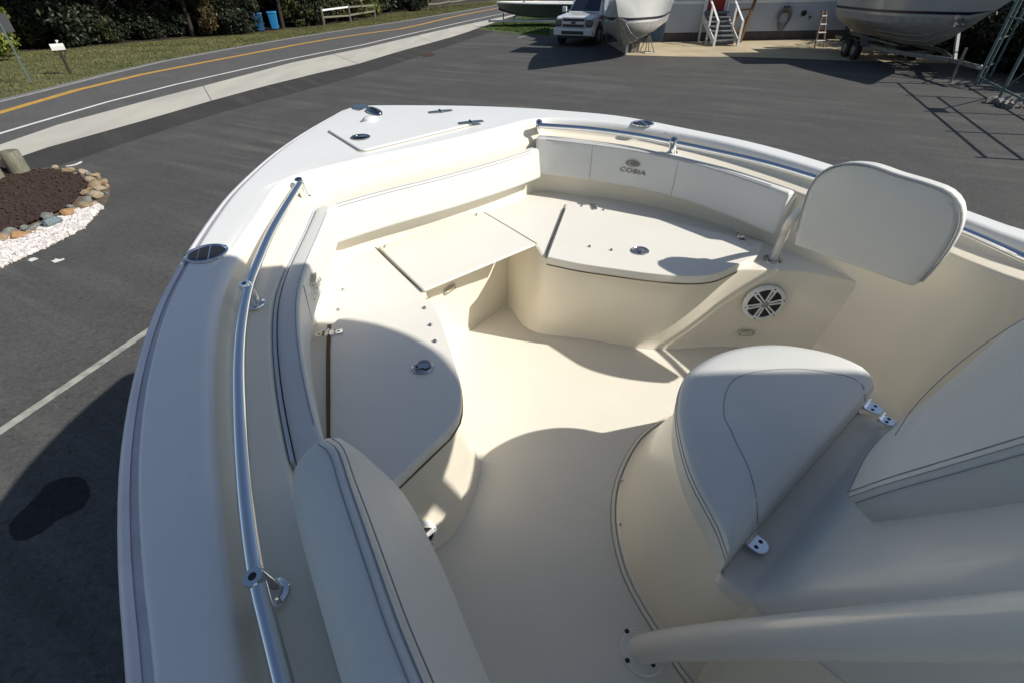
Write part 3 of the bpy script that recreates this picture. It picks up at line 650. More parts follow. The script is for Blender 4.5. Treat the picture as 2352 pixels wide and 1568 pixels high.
# centre boat : bow toward the camera and left
cb,_,_=stored_boat('stored_boat','white stored boat with a navy stripe propped on stands right of the pickup truck',(7.0,30.3,0),math.radians(160),8.0,1.47,2.2,.42)
s1=P(1488,124);jackstand(1.28,'boat stand under the right side of the white boat, standing on the pale concrete',(s1.x,s1.y+.25,0),.3)
s2=P(1385,108);jackstand(1.25,'boat stand in the shade between the pickup truck and the white boat',(s2.x,s2.y+.6,0),.8)
bb=thing('keel_blocks','stack of grey concrete blocks under the keel of the white boat','concrete blocks',(5.95,27.2,0),.2)
for k in range(2):MB().box((0,0,.1+.2*k),(.4,.6,.19)).build('block',BLOCK,bb,bevel=.01)
p=P(1439,127);MB().box((p.x,p.y+.1,.29),(.12,.12,.58)).build('marker_post',WPT,bevel=.01)
tag(bpy.data.objects['marker_post'],'short white marker post at the corner of the concrete pad','post')
# right boat on trailer, bow toward the camera
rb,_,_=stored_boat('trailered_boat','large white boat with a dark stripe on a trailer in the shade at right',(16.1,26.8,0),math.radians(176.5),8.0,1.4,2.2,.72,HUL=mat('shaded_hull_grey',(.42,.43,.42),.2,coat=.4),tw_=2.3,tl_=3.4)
trailer('boat_trailer','galvanised tandem trailer under the large shaded boat at right',(16.1,26.3,0),math.radians(173),7.6,.58,.98)
rs=thing('brown_step_stool','brown folding step ladder beside the trailer wheel','step ladder',(P(1893,112).x-.2,P(1893,112).y+.5,0),.2)
MB().bar((-.25,-.3,0),(-.1,.1,1.5),.06).bar((.25,-.3,0),(.1,.1,1.5),.06).build('rail',WOODB,rs)
for k in range(4):MB().box((0,-.22+.09*k,.3+.33*k),(.5-.08*k,.14,.04)).build('tread',WPT,rs)
# far left trailer boat beyond the truck : long pale hull, bow left
lb=thing('skiff','long low aluminium skiff with a white gunwale on a trailer beyond the grass patch','boat',(8.9,40.5,0),math.radians(90))
Ls=9.5;S=[0,.25,.5,.7,.85,.94,1.0]
for sx in (-1,1):
    rows=[]
    for s in S:
        b=1.1*(1-max(0,(s-.5)/.5)**2.6);ke=.50 if s<.7 else .50+.5*((s-.7)/.3)**2
        rows.append([Vector((0,s*Ls,ke)),Vector((sx*b*.8,s*Ls,ke+.12)),Vector((sx*b,s*Ls+.1*s,1.30+.12*s*s))])
    v,f=loft(rows);mk('hull_side',v,f,mat('olive_grey_hull',(.10,.11,.10),.3,.3),lb,smooth=30)
    MB().tube([r[2] for r in rows],.06,6).build('gunwale',WPT,lb)
dkr=[Vector((1.1*(1-max(0,(s-.5)/.5)**2.6),s*Ls,1.28+.12*s*s)) for s in S];v,f=loft([dkr,[Vector((-q.x,q.y,q.z)) for q in dkr]]);mk('deck',v,f,WPT,lb)
MB().box((0,3.8,1.75),(1.0,1.2,.9)).build('console',WPT,lb,bevel=.05)
trailer('skiff_trailer','white painted trailer carrying the long skiff beyond the grass patch',(8.9,40.5,0),math.radians(90),9.0,.36,.85,.26)
for ch in bpy.data.objects['skiff_trailer'].children:
    if ch.name.startswith('frame') : ch.data.materials[0]=WPT
# ================================================================== PICKUP TRUCK (front toward -y in local space)
tx=P(1268,102);tk=thing('pickup_truck','white pickup truck parked facing the camera beside the stored boats','pickup truck',(tx.x+.95,tx.y-1.2,0),math.radians(-25));tk.scale=(1.04,1.04,1.04)
def carloft(name,secs,m,parent,sm=28):
    rows=[rpoly(s,r,3) for s,r in secs];v,f=loft(rows,True,True);return mk(name,v,f,m,parent,smooth=sm)
def xs(y,w0,w1,z0,z1,zm=None):
    zm=zm or (z0+z1)/2;return [Vector((-w0,y,z0)),Vector((w0,y,z0)),Vector((w1,y,zm)),Vector((w1*.93,y,z1)),Vector((-w1*.93,y,z1)),Vector((-w1,y,zm))]
carloft('body',[(xs(.06,.86,.95,.48,1.17,.9),.05),(xs(.25,.93,1.0,.40,1.24,.9),.07),(xs(1.3,.97,1.01,.36,1.30,.95),.07),(xs(1.75,.97,1.01,.36,1.32,.95),.06),(xs(5.8,.97,1.01,.38,1.36,.95),.05)],CARW,tk)
cab=[(1.62,.88,1.30,.80,1.32),(2.35,.90,1.30,.72,1.92),(3.0,.90,1.30,.74,1.97),(3.9,.90,1.30,.73,1.93),(4.15,.90,1.30,.78,1.36)]
rows=[rpoly([Vector((-a,y,z0)),Vector((a,y,z0)),Vector((b,y,z1)),Vector((-b,y,z1))],.06,3) for y,a,z0,b,z1 in cab]
v,f=loft(rows,True,True);mk('cab',v,f,CARW,tk,smooth=28)
# hood with raised centre, and bulge
v=[(-.62,.12,1.22),(.62,.12,1.22),(.70,1.58,1.345),(-.70,1.58,1.345),(-.70,.16,1.10),(.70,.16,1.10),(.80,1.62,1.2),(-.80,1.62,1.2)]
mk('hood',v,[(0,1,2,3),(4,5,1,0),(5,6,2,1),(7,4,0,3),(6,7,3,2)],CARW,tk,bevel=.03)
def quad(name,pts,m,parent=tk,th=.01):
    n=len(pts);a=[Vector(p) for p in pts];nn=(a[1]-a[0]).cross(a[2]-a[0]).normalized()*th
    return mk(name,[p+nn for p in a]+[p-nn for p in a],[tuple(range(n)),tuple(range(n,2*n))[::-1]]+[(i,n+i,n+(i+1)%n,(i+1)%n) for i in range(n)],m,parent,smooth=None)
quad('windshield',[(-.76,1.68,1.385),(.76,1.68,1.385),(.66,2.27,1.86),(-.66,2.27,1.86)],GLS)
for sx in (-1,1):
    quad('side_window',[(sx*.885,2.05,1.40),(sx*.885,3.0,1.40),(sx*.765,2.95,1.84),(sx*.765,2.42,1.84)],GLS)
    quad('side_window',[(sx*.885,3.06,1.40),(sx*.875,3.92,1.40),(sx*.77,3.8,1.84),(sx*.765,3.02,1.84)],GLS)
    hl=MB().box((sx*.79,.08,1.0),(.32,.12,.26)).build('headlight',HLMP,tk,bevel=.03)
    MB().box((sx*.79,.025,.86),(.30,.05,.05)).build('bezel',BLK,hl)
    MB().box((sx*.80,.0,.60),(.22,.06,.13)).build('fog_lamp',BLK,tk,bevel=.02)
    mi=MB().box((sx*1.17,1.95,1.42),(.22,.14,.24)).bar((sx*.95,1.98,1.36),(sx*1.1,1.96,1.38),.05).build('wing_mirror',CARW,tk,bevel=.04)
    MB().box((sx*1.17,2.03,1.42),(.18,.01,.2)).build('mirror_glass',GLS,mi)
    for y in (1.05,4.75):
        MB().lathe((sx*.995,y,.52),[(.50,-.02),(.50,.02)],24,(1,0,0)).build('wheel_arch',BLK,tk)
        wh=MB().lathe((sx*.90,y,.41),[(.26,-.12),(.38,-.13),(.41,-.1),(.41,.1),(.38,.13),(.26,.12)],24,(1,0,0)).build('wheel',TIR,tk)
        rm=MB().lathe((sx*1.005,y,.41),[(.26,0),(.25,.022),(.05,.026)],20,(sx,0,0)).build('rim',CHD,wh)
    MB().bar((sx*1.02,3.0,1.12),(sx*1.02,3.18,1.12),.03).build('door_handle',CARW,tk)
g=MB().box((0,.03,1.0),(1.20,.08,.40)).build('grille',CHD,tk,bevel=.03)
for z in (1.11,.885):MB().box((0,-.012,z),(1.08,.03,.10)).build('slot',GRIL,g,bevel=.01)
MB().box((0,-.02,1.0),(1.12,.04,.045)).build('bar',CARW,g)
MB().lathe((0,-.05,1.0),[(.13,0),(.125,.03)],20,(0,1,0)).build('emblem',BLUE,g).scale=(1,1,1)
em=bpy.data.objects['emblem']
for v_ in em.data.vertices:v_.co.z=1.0+(v_.co.z-1.0)*.42
bmp=MB().box((0,.0,.62),(1.96,.22,.30)).build('bumper',CARW,tk,bevel=.05,seg=3)
MB().box((0,-.12,.60),(1.12,.03,.14)).build('bumper_intake',GRIL,bmp,bevel=.01)
MB().box((0,.3,.40),(1.7,.3,.14)).build('lower_valance',BLK,tk)
MB().box((0,2.55,.42),(1.7,3.2,.2)).build('underbody',BLK,tk)
# ================================================================== RIGHT FENCE
f0=P(2239,197);dirv=Vector((-1.75,-4.34,0)).normalized()
rf=thing('pipe_fence','teal galvanised pipe fence with a braced gate at the right edge of the lot','fence',(f0.x,f0.y,0))
for k,L_ in enumerate((0,2.2,4.4,6.6,8.8)):
    q=dirv*L_;q2=q
    MB().tube([(q2.x,q2.y,-.1),(q2.x,q2.y,2.05 if k else 2.9)],.045,8).build('post',TEAL,rf)
MB().tube([(.16,.02,-.1),(.16,.02,2.9)],.035,8).build('post',TEAL,rf)
for z,L0,L1 in ((1.9,0,8.8),(1.35,2.2,8.8),(.25,0,8.8)):
    a=dirv*L0;b=dirv*L1;MB().tube([(a.x,a.y,z),(b.x,b.y,z)],.03,6).build('rail',TEAL,rf)
a=dirv*2.2;b=dirv*4.4;MB().tube([(a.x,a.y,.25),(b.x,b.y,1.9)],.022,6).build('brace',TEAL,rf)
MB().tube([(0,0,.5),(3.0,2.6,.5)],.022,6).tube([(0,0,1.3),(3.0,2.6,1.3)],.022,6).build('rail',TEAL,rf)
MB().tube([(1.5,1.3,0),(1.5,1.3,2.6)],.04,6).build('post',TEAL,rf)
a=dirv*4.2;MB().box((a.x,a.y,1.72),(.02,.6,.32),math.atan2(dirv.y,dirv.x)+math.pi/2).build('sign_panel',TEAL,rf)
p=P(2325,243)
rub=scatter('rubble_pile',[(p.x-.5,p.y-.4),(p.x+.6,p.y-.4),(p.x+.6,p.y+.4),(p.x-.5,p.y+.4)],60,.16,BLOCK,.02,.7,11);tag(rub,'small pile of pale rubble at the foot of the right fence','rubble',kind='stuff')
# ================================================================== THE BOAT WE STAND IN
FZ=1.86;SZ=2.275
BO=Vector((.70,.755,0));ORG[0]=BO
boat=thing('center_console_boat','white centre console boat seen from its helm, cream bow seats and grey cushions','boat',tuple(BO))
AFT=Vector((.616,-.788,0));TR=Vector((.788,.616,0))
def ext(p,d,z=None):
    q=p+d;return Vector((q.x,q.y,sheer(q.x,q.y)))
# gunwale outlines
oL=[PC(*q) for q in [(270,1568),(254,1350),(256,1094),(272,965),(300,836),(350,695),(400,604.6),(450,527.6),(500,460)]]
oB=[PC(*q) for q in [(500,460),(517.5,440),(618,350),(700,295),(760,262),(801,241.5),(840,239),(968,238.5),(1108,240.5),(1237,246)]]
oR=[PC(*q) for q in [(1237,246),(1431,263),(1592,293),(1753.5,327),(1931,378),(2218,472),(2352,521)]]
A0=oL[0];oL=[ext(A0,AFT*2.2+TR*-.10),ext(A0,AFT*1.1+TR*-.12)]+oL
A1=oR[-1];oR=oR+[ext(A1,AFT*1.0+TR*.22),ext(A1,AFT*3.0+TR*.35)]
iL=[PC(*q) for q in [(520,1568),(497,1352),(484,1223),(476,1120),(468,1017),(465,913),(467,840),(474,769),(487,685),(510,620),(555,548),(600,485),(645,407)]]
A0=iL[0];iL=[ext(A0,AFT*2.0+TR*-.06),ext(A0,AFT*1.0+TR*-.09)]+iL
iB=[PC(*q) for q in [(645,407),(700,394.6),(849,360),(998,329),(1146.6,293),(1237,267)]]
iR=[PC(*q) for q in [(1237,267),(1366,276),(1495,292),(1633,317),(1753,348),(1887,388),(2218,500),(2352,553)]]
A1=iR[-1];iR=iR+[ext(A1,AFT*1.0+TR*.20),ext(A1,AFT*2.8+TR*.32)]
NL,NB,NR=60,30,60
def three(a,b,c):
    r=spl(a,NL)[:-1]+spl(b,NB)[:-1]+spl(c,NR);return [Vector((p.x,p.y,sheer(p.x,p.y))) for p in r]
OUT=three(oL,oB,oR)
INN0=three(iL,iB,iR)
def smooth(pts,k,it=3):
    pts=[p.copy() for p in pts]
    for _ in range(it):
        q=[p.copy() for p in pts]
        for i in k:
            if 0<i<len(pts)-1:q[i]=(pts[i-1]+pts[i]*2+pts[i+1])/4
        pts=q
    return pts
iA,iB_=NL-1,NL-1+NB-1
INN=smooth(INN0,list(range(iA-3,iA+4))+list(range(iB_-3,iB_+4)),3)
INN=smooth(INN,range(len(INN)),2);OUT=smooth(OUT,range(len(OUT)),1)
def dz(pts,z):return [Vector((p.x,p.y,p.z+z)) for p in pts]
# cap: rows from rub-rail flange, over the rounded shoulder, across, to the inner rounded lip
capr=[dz(off2(OUT,.034),-.028),dz(off2(OUT,.036),-.008),dz(off2(OUT,.040),-.002),dz(off2(OUT,.046),0),dz(off2(OUT,.052),0)]
inn_lip=[(-.022,0),(-.014,0),(-.006,-.0006),(0,-.003),(.010,-.010),(.014,-.026)]
oo=off2(OUT,.045)
for q in (.25,.5,.75):capr.append([oo[i].lerp(INN[i],q) for i in range(len(OUT))])
for d,z in inn_lip:capr.append(dz(off2(INN,d),z))
v,f=loft(capr);mk('gunwale_cap',v,f,GEL,boat,smooth=60)
# rub rail
rp=[(.036,-.012),(.012,-.014),(0,-.024),(-.004,-.04),(.0,-.056),(.014,-.066),(.04,-.07)]
v,f=loft([dz(off2(OUT,d),z) for d,z in rp]);rr=mk('rub_rail',v,f,RUB,boat,smooth=60)
rp=[(.022,-.0115),(.014,-.0085),(.004,-.0135),(.002,-.021)]
v,f=loft([dz(off2(OUT,d),z) for d,z in rp]);mk('rail_insert',v,f,RUBI,rr,smooth=60)
# hull outside
def cl_pt(p):
    bow=Vector((-.857,3.143,0));s=(Vector((p.x,p.y,0))-bow).dot(AFT);q=bow+AFT*max(s,.12);return q,s
rows=[]
for fr_,z in ((0,-.06),(.05,-.35),(.14,-.75),(.30,-1.15),(.32,-1.2),(.65,-1.5),(1,-1.85)):
    r=[]
    for p in off2(OUT,.035):
        c,s=cl_pt(p);k=min(1,max(0,s/1.6));zz=p.z+(z*(.55+.45*k) if z<-.1 else z)
        r.append(Vector((p.x+(c.x-p.x)*fr_,p.y+(c.y-p.y)*fr_,zz)))
    rows.append(r)
v,f=loft(rows);mk('hull',v,f,HUL,boat,smooth=40)
# coaming: side ledge carries the rail, at the bow it closes up
n=len(INN);wl_=[]
for i in range(n):
    if i<=iA-2:k=1
    elif i<iA+3:k=1-(i-(iA-2))/5
    elif i<iB_-2:k=0
    elif i<iB_+3:k=(i-(iB_-2))/5
    else:k=1
    wl_.append(max(0,min(1,k)))
def prow(d,z,ledge):return dz(off2(INN,[d+ledge*.072*q for q in wl_]),z)
prof=[(.014,-.026,0),(.020,-.055,0),(.026,-.068,0),(.036,-.075,0),(.040,-.076,1),(.046,-.080,1),(.050,-.092,1),(.053,-.13,1),(.060,-.28,1),(.066,-.36,1)]
rows=[prow(*q) for q in prof]
last=rows[-1];rows.append([Vector((p.x,p.y,1.98)) for p in off2(last,.03)]);rows.append([Vector((p.x,p.y,1.90)) for p in off2(last,.045)]);rows.append([Vector((p.x,p.y,FZ)) for p in off2(last,.085)])
v,f=loft(rows);mk('cockpit_liner',v,f,LIN,boat,smooth=50)
LEDGE=prow(.046,-.080,1)
# floor
fl_=[(p.x,p.y) for p in off2(last,-.02)]
mk('cockpit_floor',[(x,y,FZ) for x,y in fl_],[tuple(range(len(fl_)))],FLR,boat,smooth=None)
# seat base: one moulding with recess under the bow hatch
TB=[((-.56,.58),(-.53,.62)),((-.25,.83),(-.21,.89)),((-.185,.945),(-.155,1.02)),((-.165,1.075),(-.134,1.19)),((-.215,1.31),(-.20,1.36)),((-.33,1.65),(-.31,1.67)),
 ((-.365,1.82),(-.35,1.84)),((-.01,2.26),(-.02,2.27)),((.112,2.09),(.065,2.05)),((.16,1.955),(.125,1.99)),((.41,1.86),(.38,1.925)),((.70,1.79),(.60,1.855)),((.83,1.815),(.78,1.845)),((.93,1.838),(.93,1.858)),((1.085,1.832),(1.07,1.850)),((1.20,1.816),(1.16,1.832)),((1.30,1.775),(1.25,1.785)),((1.39,1.725),(1.33,1.74)),((1.48,1.66),(1.41,1.68)),((1.58,1.58),(1.50,1.61)),((1.68,1.50),(1.60,1.53))]
def sec3(idx):
    L=[TB[i][idx] for i in range(len(TB))];V=[Vector((q[0],q[1],SZ if idx==0 else FZ)) for q in L]
    return [V[0]]+spl(V[1:6],26)+[V[6],V[7]]+spl(V[8:],60)
T3,B3=sec3(0),sec3(1)
rT=off2(T3,-.0);r1=[Vector((p.x,p.y,SZ-.012)) for p in T3]
T3i=off2(T3,-.012)
rows=[[Vector((p.x,p.y,SZ)) for p in T3i],[Vector((T3[i].x*.75+T3i[i].x*.25,T3[i].y*.75+T3i[i].y*.25,SZ-.003)) for i in range(len(T3))],r1]
for q in (.3,.6,.88):rows.append([T3[i].lerp(B3[i],q) for i in range(len(T3))])
B3o=off2(B3,.012);rows.append([Vector((B3[i].x*.7+B3o[i].x*.3,B3[i].y*.7+B3o[i].y*.3,FZ+.02)) for i in range(len(T3))]);rows.append(dz(B3o,.001))
v,f=loft(rows);mk('seat_base',v,f,LIN,boat,smooth=50)
ring=[(-.85,.70),(-1.05,1.2),(-1.05,2.0),(-.55,2.45),(.13,3.0),(.72,2.75),(1.2,2.05),(1.72,1.66)]
top=[(p.x,p.y) for p in T3i]
poly=top+ring[::-1][1:]
mk('seat_deck',[(x,y,SZ) for x,y in poly],[tuple(range(len(poly)))],LID,boat,smooth=None)
# lids -------------------------------------------------------------
def lidpoly(px,z,n=None,fill=.02,k=5):
    w=[P(u,v_,z) for u,v_ in px];return rpoly(w,fill,k)
LT=2.300
def lid(name,pts,z0,z1,mtop=LID):
    o=plate(name,pts,z0,z1,mtop,boat,bevel=.008,seg=3)
    q=[Vector((p[0],p[1],z0-.001)) for p in pts];v,f=tubev(q+[q[0]],.0028,5,False);mk('lid_contact_shadow',v,f,GAP_AND_SHADE,o)  # dark tube paints the contact shadow along the lid's bottom edge
    return o
lL=spl([P(*q,LT) for q in [(991,686),(1012,727),(1035,790),(1052,850),(1060,905),(1054,950),(1030,987)]],22)
lLp=rpoly([P(760,732,LT)]+[P(985,690,LT)],.03,4)[:5]
ptsL=[P(775,731,LT)]+lL+[P(905,1105,LT),P(800,1225,LT),P(752,1100,LT),P(757,1003,LT),P(757,900,LT),P(757,800,LT),P(760,745,LT)]
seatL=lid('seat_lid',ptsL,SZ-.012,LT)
lR=spl([P(*q,LT) for q in [(1690,610),(1640,630),(1580,634),(1490,627),(1400,615),(1330,605),(1257,590)]],24)
ptsR=[P(1303,468,LT),P(1400,482,LT),P(1550,511,LT),P(1690,543,LT),P(1753,556,LT),P(1744,586,LT)]+lR
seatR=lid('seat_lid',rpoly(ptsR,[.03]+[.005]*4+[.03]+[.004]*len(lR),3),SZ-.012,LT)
# dark shadow gaps (open seams) beside the lids
def seam(px,z,wd,m,name='seam',parent=boat,n=20):
    w=spl([P(*q,z) for q in px],n);A=off2(w,-wd/2);B=off2(w,wd/2);v,f=loft([A,B]);return mk(name,v,f,m,parent,smooth=None)
seam([(757,745),(755,800),(755,900),(757,1005),(760,1100)],SZ+.0045,.016,GAP_AND_SHADE)
seam([(1255,592),(1258,575),(1280,520),(1299,470)],SZ+.0045,.005,GAP_AND_SHADE)
bh=[P(868,566,2.288),P(1092,486,2.288),P(1112,489,2.288),P(1231,561,2.288),P(973,668,2.288)]
hatch=plate('bow_hatch',rpoly(bh,[.03,.03,.03,.012,.012],4),SZ+.003,2.290,LID,boat,bevel=.005)
sm=seam([(862,568),(900,606),(940,643),(969,667)],SZ+.0012,.006,GAP_AND_SHADE);sm=seam([(1112,488),(1170,522),(1233,560)],SZ+.0012,.005,GAP_AND_SHADE)
seam([(762,731),(870,708),(989,685)],LT-.026,.004,GAP_AND_SHADE)
# raised strip moulding the seat step at the bow wall (small cove)
cv=[P(*q,SZ) for q in [(775,560),(900,527),(1040,490),(1163,455)]]
v,f=tubev([p+Vector((0,0,.004)) for p in cv],.012,8);mk('cove_moulding',v,f,LIN,boat)
# anchor hatch ---------------------------------------------------
ah=[(752,303),(1001,251),(1030,258),(1090,288),(840,350),(826,349)]
ap=[PC(*q) for q in ah];apc=rpoly(ap,[.03,.03,.02,.03,.02,.02],4)
z_=[sheer(p.x,p.y) for p in apc];nA=len(apc)
def capplate(name,pts,h0,h1,m,parent,bevel=.003):
    n_=len(pts);v=[(p.x,p.y,sheer(p.x,p.y)+h0) for p in pts]+[(p.x,p.y,sheer(p.x,p.y)+h1) for p in pts]
    return mk(name,v,[tuple(range(n_))[::-1],tuple(range(n_,2*n_))]+[(i,(i+1)%n_,n_+(i+1)%n_,n_+i) for i in range(n_)],m,parent,bevel=bevel,seg=2)
gcen=sum(apc,Vector())/nA
capplate('hatch_gutter',[gcen+(p-gcen)*1.022 for p in apc],-.001,.0012,mat('gutter_shadow',(.55,.53,.47),.6),boat,0)
ahat=capplate('anchor_hatch',apc,.001,.012,GEL,boat,.005)
# hardware -------------------------------------------------------
def hinge(c,d,parent,sz=.045,nrm=(0,0,1),CHR=CHR):
    """strap hinge lying on a surface, knuckle across d"""
    c=Vector(c);d=Vector(d).normalized();nz_=Vector(nrm).normalized();s=nz_.cross(d).normalized()
    h=None
    mb=MB()
    for sx in (-1,1):
        a=c+d*(sx*.004);w0=sz*.38;w1=sz*.26
        q=[a+s*w0,a-s*w0,a+d*(sx*sz)-s*w1,a+d*(sx*sz)+s*w1]
        mb.add([p for p in q]+[p+nz_*.004 for p in q],[(0,1,2,3),(7,6,5,4),(0,4,5,1),(1,5,6,2),(2,6,7,3),(3,7,4,0)])
    h=mb.build('hinge',CHR,parent,bevel=.001)
    MB().tube([c-s*sz*.42+nz_*.005,c+s*sz*.42+nz_*.005],.005,8).build('knuckle',CHR,h)
    k=MB()
    for sx in (-1,1):
        for sy in (-1,1):
            k.lathe(c+d*(sx*sz*.45)+s*(sy*sz*.2)+nz_*.004,[(.0042,0),(.003,.0012)],8,nz_)
        k.lathe(c+d*(sx*sz*.78)+nz_*.004,[(.0042,0),(.003,.0012)],8,nz_)
    k.build('screw',BLK,h)
for u,v_,a,b in ((1362,474,(1350,455),(1372,490)),(1700,545,(1690,530),(1712,560))):
    hinge(P(u,v_,LT+.001),P(*b,LT)-P(*a,LT),seatR)
hinge(P(756,766,LT+.001),P(790,760,LT)-P(725,770,LT),seatL,.042)
for u,v_ in ((1012,257),(1082,282)):
    p=PC(u,v_,.013);hinge(p,PC(u+30,v_-3,.013)-PC(u-30,v_+3,.013),ahat,.062,CHR=CHK)
def latch(c,r,parent,m=CHR,nrm=(0,0,1),rot=0,flip=1):
    c=Vector(c);h=MB().lathe(c,[(r,0),(r,.003),(r*.9,.0055),(r*.82,.004),(r*.8,.001)],28,nrm).build('latch',m,parent,smooth=50)
    a=Vector((math.cos(rot),math.sin(rot),0));
    MB().lathe(c+a*r*.28+Vector((0,0,.0015)),[(r*.34,0),(r*.34,.003),(r*.22,.0032)],18).build('finger_hole',BLK,h)
    MB().lathe(c+a*r*.28+Vector((0,0,.004)),[(r*.40,0),(r*.40,.0016)],18).build('pull_ring',m,h)
    MB().box(c-a*r*.40+Vector((0,0,.004)),(r*.62,r*.36,.004),rot).build('pull_tab',m,h,bevel=.001)
    MB().box(c-a*r*.52+Vector((0,0,.0065)),(r*.2,r*.3,.0012),rot).build('slot',BLK,h)
latch(P(1470,577,LT+.001),.040,seatR,CHD,rot=1.2)
BCH=mat('blue_reflecting_steel',(.50,.56,.66),.12,1)
latch(P(971,843,LT+.001),.034,seatL,CHD,rot=.3)
latch(PC(828,316,.013),.046,ahat,CHK,rot=.3)
def screw(p,r=.0055,m=CHD,parent=boat):MB().lathe(p,[(r*1.5,0),(r*1.4,.0015),(r,.004),(r*.8,.007),(r*.3,.008)],10).build('snap_stud',m,parent)
for q in [(975,708),(988,747),(999,784)]:screw(P(*q,LT+.0005))
for q in [(788,666),(777,712),(885,567),(1095,494)]:screw(P(*q,SZ+.016 if q[0] in (885,1095) else SZ))
for q in [(1354,567),(1404,575),(1336,474),(1386,483),(1719,563)]:screw(P(*q,LT+.0005))
# rod holders: angled flush tubes
def rodholder(u,v_,r,dirx):
    c=PC(u,v_,.001);ax=Vector(dirx).normalized();ay=Vector((-ax.y,ax.x,0))
    def ring(a,b,h,k=36):return [c+ax*(a*math.cos(t))+ay*(b*math.sin(t))+Vector((0,0,h)) for t in np.linspace(0,2*math.pi,k,endpoint=False)]
    v,f=loft([ring(r,r,0),ring(r*1.0,r,.004),ring(r*.92,r*.91,.006),ring(r*.86,r*.85,.003),ring(r*.84,r*.83,.0015)],True);h=mk('rod_holder',v,f,CHR,boat,smooth=60)
    v=ring(r*.86,r*.85,.0018);mk('tube_opening',v,[tuple(range(36))],BLK,h,smooth=None)
    MB().tube([c+ax*(r*.1)+ay*(r*.80)+Vector((0,0,.003)),c+ax*(r*.16)-ay*(r*.80)+Vector((0,0,.003))],.0022,6).build('gimbal_pin',CHR,h)
    MB().tube([c-ax*(r*.42)+ay*(r*.68)+Vector((0,0,.0025)),c-ax*(r*.36)-ay*(r*.68)+Vector((0,0,.0025))],.0012,6).build('gimbal_pin',CHD,h)
rodholder(475,583,.060,(1,.35,0));rodholder(1476,285,.060,(1,.15,0))
# bow cleat, chock, vent
c0=PC(860,259,.002);d0=(PC(883,270,.002)-PC(838,248,.002)).normalized();s0=Vector((-d0.y,d0.x,0))
def oval(c,d,s,a,b,h,k=28):return [c+d*(a*math.cos(t))+s*(b*math.sin(t))+Vector((0,0,h)) for t in np.linspace(0,2*math.pi,k,endpoint=False)]
v,f=loft([oval(c0,d0,s0,.075,.034,0),oval(c0,d0,s0,.073,.032,.012),oval(c0,d0,s0,.062,.022,.018),oval(c0,d0,s0,.03,.008,.017)],True,True);cle=mk('bow_cleat',v,f,CHK,boat,smooth=60)
v,f=loft([oval(c0,d0,s0,.045,.012,.019),oval(c0,d0,s0,.04,.008,.021)],True,True);mk('recess',v,f,BLK,cle)
c1=PC(823,247,.001);q=[PC(808,248),PC(818,244),PC(840,244),PC(848,249),PC(826,256),PC(812,253)];v=[(p.x,p.y,sheer(p.x,p.y)+h) for h in (.001,.010) for p in q]
mk('bow_chock',v,[(5,4,3,2,1,0),(6,7,8,9,10,11)]+[(i,(i+1)%6,6+(i+1)%6,6+i) for i in range(6)],CHK,boat,bevel=.003)
c2=PC(852,279,.002);MB().lathe(c2,[(.045,0),(.043,.012),(.03,.022),(.01,.026)],20).build('vent_cap',GEL,boat,smooth=70)
# grab rails ------------------------------------------------------
def rail(pts,stan,name='grab_rail'):
    w=spl(pts,60);v,f=tubev(w,.0135,14);r_=mk(name,v,f,CHR,boat,smooth=70)
    for (top,base,r) in stan:
        top=Vector(top);base=Vector(base);a=(top-base).normalized()
        st_=MB().lathe(base,[(r*1.5,0),(r*1.45,.003),(r*1.02,.006),(r,.012),(r,(top-base).length+.010),(r*.88,(top-base).length+.016)],18,a).build('stanchion',CHR,r_,smooth=50)
        MB().lathe(top+a*.0163,[(r*.4,0),(r*.35,.001)],10,a).build('screw',BLK,st_)
rz_=-.012
Lp=[PC(*q,rz_) for q in [(688,425),(655,478),(625,530),(598,590),(573,655),(556,740),(549,830),(550,930),(556,1050),(568,1180),(590,1330),(620,1450),(650,1568)]]
Lp.append(Lp[-1]+(Lp[-1]-Lp[-2])*3)
rail(Lp,[(PC(688,420,rz_),PC(701,453,-.078),.017),(PC(567,662,rz_),PC(590,700,-.066),.017),(PC(592,1332,rz_),PC(632,1362,-.064),.016)])
Rp=[PC(*q,rz_) for q in [(1238,289),(1350,297),(1450,310),(1545,328),(1650,350),(1750,373),(1860,405),(2000,450),(2210,530),(2352,592)]]
Rp.append(Rp[-1]+(Rp[-1]-Rp[-2])*3)
def drop(u,v_,z0=-.078):p=PC(u,v_,z0);return p
rail(Rp,[(PC(1238,284,rz_+.008),PC(1237,306,-.078),.018),(PC(1547,326,rz_+.008),PC(1544,354,-.078),.018)])
